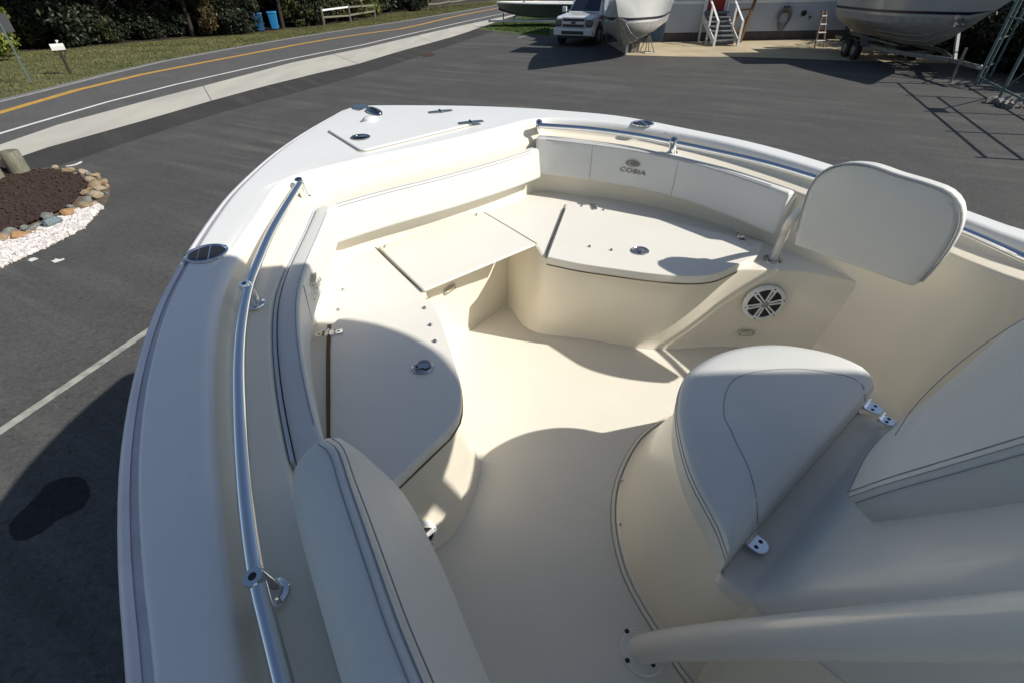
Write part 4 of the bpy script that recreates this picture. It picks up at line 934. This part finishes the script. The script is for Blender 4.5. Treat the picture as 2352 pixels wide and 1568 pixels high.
# bolster cushions swept along the coaming -----------------------
def path_range(i0,i1,d):return [LEDGE[i].copy() for i in range(i0,i1+1)]
def nrm2(pts,i):
    a=pts[max(i-1,0)];b=pts[min(i+1,len(pts)-1)];t=Vector((b.x-a.x,b.y-a.y,0)).normalized();return Vector((t.y,-t.x,0))
def bolster(name,pts,prof,label=None,m=VIN,stitch=(),r=.016,endr=True,seams=()):
    n_=len(pts);rows=[]
    for i,p in enumerate(pts):
        nn=nrm2(pts,i);sec=[p+nn*d+Vector((0,0,z)) for d,z in prof];sec=rpoly(sec,[min(r,.03)]*len(sec),4)
        rows.append(sec)
    # ends: pull in for a rounded boxed end
    def shrink(sec,k,dv):
        c=sum(sec,Vector())/len(sec);return [c+(q-c)*k+dv for q in sec]
    t0=(pts[0]-pts[1]).normalized();t1=(pts[-1]-pts[-2]).normalized()
    rows=[shrink(rows[0],.90,t0*.010),shrink(rows[0],.97,t0*.007)]+rows+[shrink(rows[-1],.97,t1*.007),shrink(rows[-1],.90,t1*.010)]
    v,f=loft(rows,True,True);o=mk(name,v,f,m,boat,smooth=60,label=label)
    for d,z in stitch:
        w=[p+nrm2(pts,i)*d+Vector((0,0,z)) for i,p in enumerate(pts)];w=w[1:-1]
        v,f=tubev(w,.0009,5);mk('stitching',v,f,THR,o)
    for q in seams:
        i=int(q*(n_-1));p=pts[i];nn=nrm2(pts,i)
        a=p+nn*(prof[1][0]+.0005)+Vector((0,0,prof[1][1]-.012));b=p+nn*(prof[2][0]+.0005)+Vector((0,0,prof[2][1]+.012))
        v,f=tubev([a,b],.0011,5);mk('panel_seam',v,f,THR,o)
    return o
# profile: (outboard top),(inboard top),(inboard bottom),(outboard bottom) as offset from the ledge edge
iLs,iLe=None,None
def nearest(px,z=-.08,rngi=None):
    p=PC(*px,z);best=min(rngi,key=lambda i:(LEDGE[i].x-p.x)**2+(LEDGE[i].y-p.y)**2);return best
l0=nearest((628,1062),rngi=range(0,iA));l1=iA-2
pl_=smooth([LEDGE[i] for i in range(l0,l1+1)],range(l1-l0+1),2)
cL=bolster('coaming_bolster',pl_,[(.016,.004),(.078,.010),(.070,-.150),(.016,-.145)],stitch=((.067,.0095),(.073,.004)),seams=(.58,))
w=[p+nrm2(pl_,i)*.006 for i,p in enumerate(pl_)];rows=[[p+nrm2(w,i)*d+Vector((0,0,z)) for d,z in ((0,-.004),(.008,-.004),(.008,-.12),(0,-.12))] for i,p in enumerate(w)]
v,f=loft(rows,True,True);mk('backing_board',v,f,BOARD,cL,smooth=30)
b0,b1=iA+1,iB_-1
bowl=[INN[i] for i in range(b0,b1+1)]
bp_=[Vector((p.x,p.y,p.z)) for p in off2(INN,.07)][b0:b1+1]
bp_=bp_[1:-2]
cB=bolster('bow_bolster',bp_,[(.0,-.118),(.055,-.118),(.075,-.272),(.01,-.272)],stitch=((.046,-.1165),(.058,-.124)))
r1_=nearest((1812,438),rngi=range(iB_,iB_+NR-1));pr_=smooth([LEDGE[i] for i in range(iB_-1,r1_+1)],range(r1_-iB_+2),2)
cR=bolster('coaming_bolster',pr_,[(.008,.012),(.070,.014),(.085,-.175),(.012,-.175)],stitch=((.060,.0145),(.0705,.006)),seams=(.30,.66))
# maker's lettering on the bolsters
def logo(path,i0,dn,zc,parent,w,sgn=1):
    """lettering printed on the cushion face, following its curve"""
    cum=[0]
    for k in range(1,len(path)):cum.append(cum[-1]+(path[k]-path[k-1]).length)
    c0=cum[i0]
    def at(x,y,h):
        s_=c0+sgn*x;k=max(1,min(len(path)-1,next((j for j in range(1,len(path)) if cum[j]>=s_),len(path)-1)));t=(s_-cum[k-1])/max(cum[k]-cum[k-1],1e-6)
        p=path[k-1].lerp(path[k],t);n1=nrm2(path,k-1).lerp(nrm2(path,k),t).normalized()
        return p+n1*(dn+h-.085*0*y)+Vector((0,0,zc+y))
    cu_=bpy.data.curves.new('lettering','FONT');cu_.body='COBIA';cu_.size=.05;cu_.align_x='CENTER';cu_.space_character=1.04;cu_.offset=.0009
    o=bpy.data.objects.new('lettering',cu_);COL.objects.link(o)
    dg=bpy.context.evaluated_depsgraph_get();me=bpy.data.meshes.new_from_object(o.evaluated_get(dg));bpy.data.objects.remove(o)
    xsv=[v.co.x for v in me.vertices];W=max(xsv)-min(xsv);k=w/W;ky=k*.62
    for v in me.vertices:
        x,y,z=v.co;v.co=at(x*k+y*ky*.25,y*ky,.0035)-BO
    me.materials.clear();me.materials.append(DRKM);lo=bpy.data.objects.new('lettering',me);COL.objects.link(lo);lo.parent=parent
    def ov(cx,cy,a,b,h,n=24):return [at(cx+a*math.cos(q),cy+b*math.sin(q),h) for q in np.linspace(0,2*math.pi,n,endpoint=False)]
    v=ov(.008,.046,.028,.0115,.0035);mk('emblem_disc',v,[tuple(range(24))],DRKM,parent,smooth=None)
    o_=[];i_=[]
    for q in np.linspace(.40*math.pi,1.5*math.pi,18):
        o_.append(at(.0+.042*math.cos(q),.046+.0165*math.sin(q),.0035));i_.append(at(.006+.036*math.cos(q),.045+.0135*math.sin(q),.0035))
    v,f=loft([o_,i_]);mk('emblem_crescent',v,f,DRKM,parent,smooth=None)
logo(pr_,int(.45*(len(pr_)-1)),.079,-.100,cR,.145)
logo(pl_,int(.69*(len(pl_)-1)),.0775,-.095,cL,.14)
# removable backrests ----------------------------------------------
# right one: D-shaped pad on a curved pole, seen from the cockpit side
A=P(1822,562,2.43);B=P(2095,660,2.43);dd=(B-A).normalized();nb=Vector((dd.y,-dd.x,0))   # nb points toward the camera side
if nb.y>0:nb=-nb
def PV(u,v_):
    d=Vector(ray(u,v_));O=Vector((0,0,H));t=nb.dot(A-O)/nb.dot(d);return O+d*t
ol=[PV(*q) for q in [(1822,564),(1826,535),(1840,482),(1858,430),(1885,397),(1932,379),(1990,381),(2060,404),(2130,425),(2178,445),(2203,475),(2205,515),(2185,562),(2150,612),(2115,650),(2092,660)]]
olr=[ol[0]]+spl(ol[1:-1],40)+[ol[-1]]
cen=sum(olr,Vector())/len(olr)
def ring(k,o):return [cen+(p-cen)*k+nb*o for p in olr]
rows=[ring(.90,.004),ring(.965,.002),ring(.99,-.006),ring(1,-.018),ring(1.0,-.052),ring(.985,-.064),ring(.95,-.070)]
v,f=loft(rows,True);n_=len(olr);v+= [cen+nb*.008];
f+=[(i,(i+1)%n_,len(v)-1) for i in range(n_)];f.append(tuple((len(rows)-1)*n_+i for i in range(n_)))
bR=mk('backrest',v,f,VIN,boat,smooth=50)
for k,o_,rr_,m_ in ((.975,.0035,.0014,THR),(1.0,-.012,.0035,PIPI),(.992,-.0035,.0012,THR)):
    w=ring(k,o_)[1:-1];v,f=tubev(w,rr_,6);mk('welt' if m_ is PIPI else 'stitching',v,f,m_,bR)
fp=P(1775,597,SZ)
pv=[fp,fp+Vector((.004,-.01,.10)),PV(1806,520)+nb*-.02,PV(1830,487)+nb*-.045,PV(1880,470)+nb*-.05]
pv[2].z=max(pv[2].z,2.50)
v,f=tubev(spl(pv,24),.0165,12);pole=mk('backrest_pole',v,f,PNT,boat,smooth=60)
MB().lathe(fp,[(.040,0),(.039,.004),(.026,.006),(.024,.003)],24).build('flange',CHD,pole)
k_=MB()
for q in range(4):k_.lathe(fp+Vector((.031*math.cos(q*1.57+.6),.031*math.sin(q*1.57+.6),.005)),[(.005,0),(.004,.0015)],8)
k_.build('screw',BLK,pole)
# left one: thick pad close to the camera
stn=[((668,1085),(748,1008),(790,1012),2.70,2.735,.0),((664,1120),(775,1030),(905,1104),2.715,2.76,0),((672,1180),(802,1110),(945,1155),2.72,2.765,0),((688,1250),(830,1190),(985,1228),2.725,2.77,0),((712,1340),(872,1310),(1038,1342),2.73,2.775,0),((740,1440),(915,1430),(1082,1452),2.735,2.775,0),((776,1568),(972,1568),(1130,1568),2.74,2.775,0)]
secs=[]
for (o_,i_,b_,zo,zi_,_) in stn:
    secs.append([P(*o_,zo),P(*i_,zi_),P(*b_,2.44)])
secs[0][2]=P(800,1030,2.62)
secs.append([q+(secs[-1][k]-secs[-2][k])*1.6 for k,q in enumerate(secs[-1])])
rows=[]
cols=[spl([s[k] for s in secs],24) for k in range(3)]
for i in range(24):
    o_,i_,b_=cols[0][i],cols[1][i],cols[2][i];bo_=o_+Vector((.02,.01,-.30)) if i>2 else o_+Vector((.01,0,-.12-.06*i))
    mid=(o_+i_)/2+Vector((0,0,.012));fm=(i_+b_)/2+ (i_-o_).normalized()*.014
    rows.append(rpoly([bo_,o_,mid,i_,fm,b_],[.02,.03,.05,.014,.06,.03],4))
def shr(sec,k,dv):
    c=sum(sec,Vector())/len(sec);return [c+(q-c)*k+dv for q in sec]
fd=(rows[0][6]-rows[2][6]).normalized()
rows=[shr(rows[0],.6,fd*.026),shr(rows[0],.82,fd*.018),shr(rows[0],.95,fd*.007)]+rows
v,f=loft(rows,True,True);bL=mk('backrest',v,f,VIN,boat,smooth=60)
for k,(q,hz_) in enumerate(((.016,.0045),(.0,.0005),(-.014,.0085))):
    w=[]
    for i in range(24):
        o_,i_,b_=cols[0][i],cols[1][i],cols[2][i]
        if q>0:p=i_+(b_-i_).normalized()*q+(i_-o_).normalized()*.0055
        else:p=i_+(o_-i_).normalized()*(-q)+Vector((0,0,.0))
        w.append(p+Vector((0,0,hz_-.004)))
    v,f=tubev(w,.0010,5);mk('stitching',v,f,THR,bL)
# console seat ----------------------------------------------------
cf=[P(*q,FZ) for q in [(1590,1568),(1510,1445),(1470,1380),(1440,1320),(1420,1250),(1412,1180),(1418,1120),(1440,1060),(1480,1000)]]
cf=[cf[0]+AFT*.9,cf[0]+AFT*.35]+cf+[Vector((.63,1.385,FZ)),Vector((.80,1.42,FZ)),Vector((.98,1.38,FZ)),Vector((1.12,1.25,FZ)),Vector((1.16,1.1,FZ)),Vector((1.24,.95,FZ)),Vector((1.5,.62,FZ))]
cfs=spl(cf,60)
cushpx=[(.417,.52),(.418,.58),(.402,.70),(.403,.78),(.425,.92),(.483,1.05),(.56,1.12),(.66,1.17),(.80,1.19),(.90,1.165),(.965,1.13),(1.01,1.07),(.99,1.0)]
CZ=2.385
cu3=spl([Vector((x,y,CZ)) for x,y in cushpx],44)
# pedestal under the cushion
upo=off2(cu3,.018);upp=[upo[0]+AFT*.95,upo[0]+AFT*.4]+upo+[upo[-1]+AFT*.4,upo[-1]+AFT*.95]
ups=spl([Vector((p.x,p.y,CZ-.10)) for p in upp],60)
rows=[[Vector((p.x,p.y,FZ+.003)) for p in cfs]]
cfi=off2(cfs,.012)
rows.append([Vector((p.x,p.y,FZ+.010)) for p in cfi])
for q in (.06,.3,.6,.85,1.0):
    rows.append([Vector((cfi[i].x+(ups[i].x-cfi[i].x)*(q**1.1),cfi[i].y+(ups[i].y-cfi[i].y)*(q**1.1),FZ+.012+(CZ-.10-FZ-.012)*q)) for i in range(60)])
v,f=loft(rows);mk('console_pedestal',v,f,LIN,boat,smooth=50)
v,f=loft([[Vector((p.x,p.y,FZ+h)) for p in off2(cfs,d)] for d,h in ((-.012,.001),(-.012,.0045),(-.0015,.0065),(.0,.004))]);fln=mk('console_flange',v,f,LIN,boat,smooth=30)
for d,h,r_ in ((-.0135,.001,.0016),(-.001,.0062,.0013)):
    v,f=tubev([Vector((p.x,p.y,FZ+h)) for p in off2(cfs,d)],r_,5);mk('caulk_line',v,f,TRIM,fln)
for q in [(1424,1102),(1425,1203),(1461,1319)]:
    p=P(*q,FZ+.02);MB().lathe(p,[(.006,-.008),(.006,.001),(.004,.003)],10,(-1,-.3,.4)).build('screw_cap',CHD,fln)
# seat cushion with crowned top
full=[p.copy() for p in cu3];back=[full[-1].lerp(full[0],k/14) for k in range(1,14)];outl=full+back
cc=sum(outl,Vector())/len(outl)
def cring(k,z):return [Vector((cc.x+(p.x-cc.x)*k,cc.y+(p.y-cc.y)*k,z)) for p in outl]
rows=[cring(.97,CZ-.098),cring(.99,CZ-.09),cring(1.0,CZ-.06),cring(.998,CZ-.022),cring(.985,CZ-.008),cring(.955,CZ),cring(.85,CZ+.008),cring(.6,CZ+.013),cring(.3,CZ+.015)]
v,f=loft(rows,True);n_=len(outl);v+=[Vector((cc.x,cc.y,CZ+.0155))];f+=[((len(rows)-1)*n_+i,(len(rows)-1)*n_+(i+1)%n_,len(v)-1) for i in range(n_)];f.append(tuple(range(n_))[::-1])
cs=mk('console_seat_cushion',v,f,VIN,boat,smooth=60)
for k,z,r_ in ((.994,CZ-.013,.0008),(1.002,CZ-.026,.0009)):
    rr_=cring(k,z);w=rr_[:len(full)];v,f=tubev(w,r_,5);mk('stitching',v,f,THR,cs)
sp=[(1555,1200),(1530,1050),(1480,900),(1430,800),(1385,700),(1355,640),(1350,580),(1362,500),(1410,425),(1500,390),(1620,372),(1780,366),(1950,385),(2080,412),(2140,455),(2158,515)]
w=spl([P((1900+x*.7015)/1.714,(1200+y*.7015)/1.714,CZ+.0085) for x,y in sp],60)
def crown(p):
    d=Vector((p.x-cc.x,p.y-cc.y));a=math.atan2(d.y,d.x);o_=min(outl,key=lambda q:abs((math.atan2(q.y-cc.y,q.x-cc.x)-a+math.pi)%(2*math.pi)-math.pi));k=d.length/Vector((o_.x-cc.x,o_.y-cc.y)).length
    return CZ+np.interp(k,[0,.3,.6,.85,.955,.985],[.0155,.015,.013,.008,0,-.008])
w=[Vector((p.x,p.y,crown(p)+.0004)) for p in w]
v,f=tubev(w,.0011,5);mk('stitching',v,f,THR,cs)
# console tower: faces lean aft, rounded edges
CC=Vector((.70,.755,0));T_=Vector((.77,.64,0)).normalized();A_=Vector((-.64,.77,0)).normalized()
def cp(t,a,z):return Vector((CC.x+T_.x*t+A_.x*a,CC.y+T_.y*t+A_.y*a,z))
def tsec(hw,a0,a1,z,r):
    return rpoly([cp(-hw,a0,z),cp(hw,a0,z),cp(hw,a1,z),cp(-hw,a1,z)],r,6)
rows=[tsec(.362,.010,-1.15,2.25,.03),tsec(.364,.008,-1.15,2.292,.035),tsec(.364,.0,-1.15,2.299,.04),tsec(.366,-.048,-1.15,2.302,.045),tsec(.366,-.062,-1.15,2.312,.05),tsec(.366,-.085,-1.15,2.35,.06),tsec(.366,-.150,-1.15,2.46,.08),tsec(.362,-.245,-1.15,2.62,.085),tsec(.345,-.345,-1.13,2.80,.08),tsec(.30,-.43,-1.1,2.95,.08),tsec(.22,-.47,-1.0,2.99,.05)]
v,f=loft(rows,True,True);tw=mk('console_tower',v,f,CONS,boat,smooth=60)
# lower walls of the console down to the floor behind the seat
rows=[tsec(.40,-.05,-1.2,FZ+.004,.05),tsec(.368,-.05,-1.16,2.289,.05)]
v,f=loft(rows,True,True);mk('console_lower',v,f,LIN,boat,smooth=60)
# forward backrest bolster on the tower
def bol(t,a,z):return cp(t,a,z)
secb=[(2.485,-.165,.165,-.100,-.100,-.205),(2.56,-.172,.20,-.132,-.118,-.25),(2.66,-.180,.285,-.180,-.145,-.31),(2.78,-.185,.365,-.240,-.175,-.38),(2.90,-.185,.40,-.305,-.225,-.44),(2.98,-.17,.39,-.35,-.28,-.47),(3.02,-.12,.30,-.39,-.34,-.48)]
rows=[]
for z,tn,tf,a0,af,a1 in secb:
    rows.append(rpoly([cp(tn,a0,z),cp((tn+tf)/2,(a0+af)/2+.022,z),cp(tf,af,z),cp(tf*.99,a1+.01,z-.03),cp(tn*.99,a1,z-.045)],[.014,.16,.03,.02,.014],5))
r0=rows[0];c=sum(r0,Vector())/len(r0);rows=[[c+(p-c)*.96+Vector((0,0,-.006)) for p in r0]]+rows
v,f=loft(rows,True,True);cb_=mk('console_backrest',v,f,VIN,boat,smooth=60)
def btube(lst,r_=.0009):
    v,f=tubev(lst,r_,5);mk('stitching',v,f,THR,cb_)
for dt,da in ((.016,.0035),(.002,.0),(-.001,-.014)):
    btube(spl([cp(tn+dt,a0+da-.001*(dt<.01),z) for z,tn,tf,a0,af,a1 in secb[:6]],20))
btube(spl([cp(-.150,-.095,2.481),cp(0,-.083,2.481),cp(.150,-.097,2.481)],16))
btube(spl([cp(-.03,-.104,2.565),cp(.09,-.102,2.575),cp(.14,-.120,2.66),cp(.15,-.158,2.78),cp(.14,-.212,2.90)],16),.0009)
# seat hinges: round tabs behind the cushion
def tab(p,d,parent=tw,s=1.0):
    d=Vector(d).normalized();sd=Vector((-d.y,d.x,0));o_=[];
    for q in np.linspace(-math.pi/2,math.pi/2,10):o_.append(p+d*(.018+.016*math.cos(q))*s+sd*(.017*math.sin(q))*s)
    o_=[p-sd*.017*s]+o_+[p+sd*.017*s];n_=len(o_);v=[q for q in o_]+[q+Vector((0,0,.005)) for q in o_]
    h=mk('hinge_tab',v,[tuple(range(n_))[::-1],tuple(range(n_,2*n_))]+[(i,(i+1)%n_,n_+(i+1)%n_,n_+i) for i in range(n_)],CHR,boat,bevel=.001)
    MB().tube([p-sd*.019*s+Vector((0,0,.006)),p+sd*.019*s+Vector((0,0,.006))],.0055,8).build('knuckle',CHR,h)
    k=MB()
    for sx in (-1,1):k.lathe(p+d*.016*s+sd*(sx*.008*s)+Vector((0,0,.005)),[(.0048,0),(.0035,.0015)],10)
    k.build('screw',BLK,h)
tab(P(1722,1238,2.312),-A_,s=1.15);tab(P(1988,930,2.312),-A_,s=1.25);tab(P(2022,960,2.335),-A_,s=1.0)
# T-top legs and hard top -------------------------------------------
bp0=P(1472,1492,FZ);top0=Vector((.547,.237,2.73));dl=(top0-bp0)
leg=[bp0,bp0+dl*.06+Vector((-.004,.004,.0)),bp0+dl*.3+Vector((-.006,.008,0)),bp0+dl*.6+Vector((-.005,.006,0)),top0,bp0+dl*1.55,bp0+dl*2.1+Vector((.02,-.03,.12))]
ttop=MB().prism(rpoly([Vector(q+(0,)) for q in [(.30,.60),(.56,.88),(.88,.97),(1.10,.985),(1.36,.955),(1.51,.88),(1.64,.77),(1.73,.62),(1.95,.2),(2.6,-1.0),(1.5,-2.0),(.72,-.75)]],.06,3),3.92,3.98).build('hard_top',PNT,boat,bevel=.015)
v,f=tubev(spl(leg,40),.0345,20);lg=mk('top_leg',v,f,PNT,boat,smooth=60)
MB().lathe(bp0+Vector((.004,-.004,0)),[(.060,.001),(.0595,.005),(.057,.0075),(.036,.009)],36).build('base_plate',PNT,lg,smooth=40)
for q in [(1440,1448),(1441,1515),(1500,1525)]:
    MB().lathe(P(*q,FZ+.0085),[(.0065,0),(.0045,.0015)],12).build('screw',BLK,lg)
for a,b in (((1.13,1.02,FZ),(1.45,.30,3.92)),((1.02,-.38,FZ),(1.2,-.75,3.92)),((1.75,.25,FZ),(1.85,-.35,3.92))):
    v,f=tubev([a,b],.0345,12);mk('top_leg',v,f,PNT,boat)
# speakers, courtesy lights -----------------------------------------
def speaker(c,nrm,r):
    c=Vector(c);nz_=Vector(nrm).normalized();x=Vector((0,0,1)).cross(nz_).normalized();y=nz_.cross(x)
    s=MB().lathe(c,[(r,0),(r,.010),(r*.96,.016),(r*.84,.018),(r*.80,.012)],36,nz_).build('speaker',SPK,boat,smooth=50)
    MB().lathe(c+nz_*.0125,[(r*.82,0),(r*.82,.001)],32,nz_).build('cone',BLK,s)
    g=MB()
    for k in range(6):
        a=k*math.pi/3+.25;d=x*math.cos(a)+y*math.sin(a);p_=-x*math.sin(a)+y*math.cos(a)
        for sg in (-1,1):
            g.bar(c+nz_*.0175+d*r*.16+p_*sg*r*.06,c+nz_*.0175+d*r*.84+p_*sg*r*.095,r*.075,.005,nz_)
        g.bar(c+nz_*.0165+d*r*.80-p_*r*.12,c+nz_*.0165+d*r*.80+p_*r*.12,r*.09,.006,nz_)
    g.build('grille',SPK,s);MB().lathe(c+nz_*.017,[(r*.19,0),(r*.19,.004),(r*.16,.006)],18,nz_).build('hub',CHD,s)
    k=MB()
    for q in range(6):
        a=q*math.pi/3+.25;k.lathe(c+nz_*.0185+(x*math.cos(a)+y*math.sin(a))*r*.90,[(r*.04,0),(r*.03,.001)],8,nz_)
    k.build('screw',BLK,s)
def onplane(u,v_,p0,nrm):
    d=Vector(ray(u,v_));O=Vector((0,0,H));nrm=Vector(nrm);t=nrm.dot(Vector(p0)-O)/nrm.dot(d);return O+d*t
pn=Vector((-.06,-1,-.03)).normalized();pp=(1.12,1.826,2.10)
speaker(onplane(1753,694,pp,pn)+pn*.001,pn,.088)
def courtesy(c,nrm,xdir):
    c=Vector(c);nz_=Vector(nrm).normalized();x=Vector(xdir).normalized();y=nz_.cross(x)
    def ov(a,b,h):return [c+x*(a*math.copysign(abs(math.cos(q))**.6,math.cos(q)))+y*(b*math.copysign(abs(math.sin(q))**.6,math.sin(q)))+nz_*h for q in np.linspace(0,2*math.pi,28,endpoint=False)]
    v,f=loft([ov(.036,.014,0),ov(.036,.014,.004),ov(.030,.0095,.006)],True,True);h=mk('courtesy_light',v,f,CHD,boat,smooth=40)
    v,f=loft([ov(.028,.0085,.0062),ov(.024,.006,.0085)],True,True);mk('lens',v,f,LEN,h,smooth=60)
courtesy(onplane(1714,765,pp,pn)+pn*.001,pn,(1,0,0))
p6,p7=Vector((-.36,1.826,0)),Vector((-.013,2.262,0));rn=Vector((.78,-.625,0))
courtesy(onplane(1032,664,p6+Vector((0,0,2.1)),rn)+rn*.004,rn,(.625,.78,.05))
# left speaker on the aft face of the left seat base (mostly hidden)
an=Vector((.62,-.785,0));pa=Vector((-.24,.85,2.0))
speaker(onplane(950,1236,pa,an)+an*.003,an,.07)
# trailer carrying this boat
ORG[0]=Vector((0,0,0))
trailer('own_boat_trailer','galvanised trailer under the centre console boat',(2.2,-1.4,0),math.atan2(.788,-.616)-math.pi/2,5.6,.45,.85)
# canopy added out of view to the right (casts the second shade patch on the console and floor)
nb_=thing('added_canopy_frame','unseen white canopy on posts, added to shade the boat from the right','canopy',(4.05,-.60,0),0)
MB().box((0,0,4.45),(2.5,2.0,.08)).build('added_canopy_top',PNT,nb_,bevel=.02)
for sx in (-1,1):
    for sy in (-1,1):MB().tube([(sx*1.1,sy*.95,0),(sx*1.1,sy*.95,4.42)],.04,8).build('post',PNT,nb_)
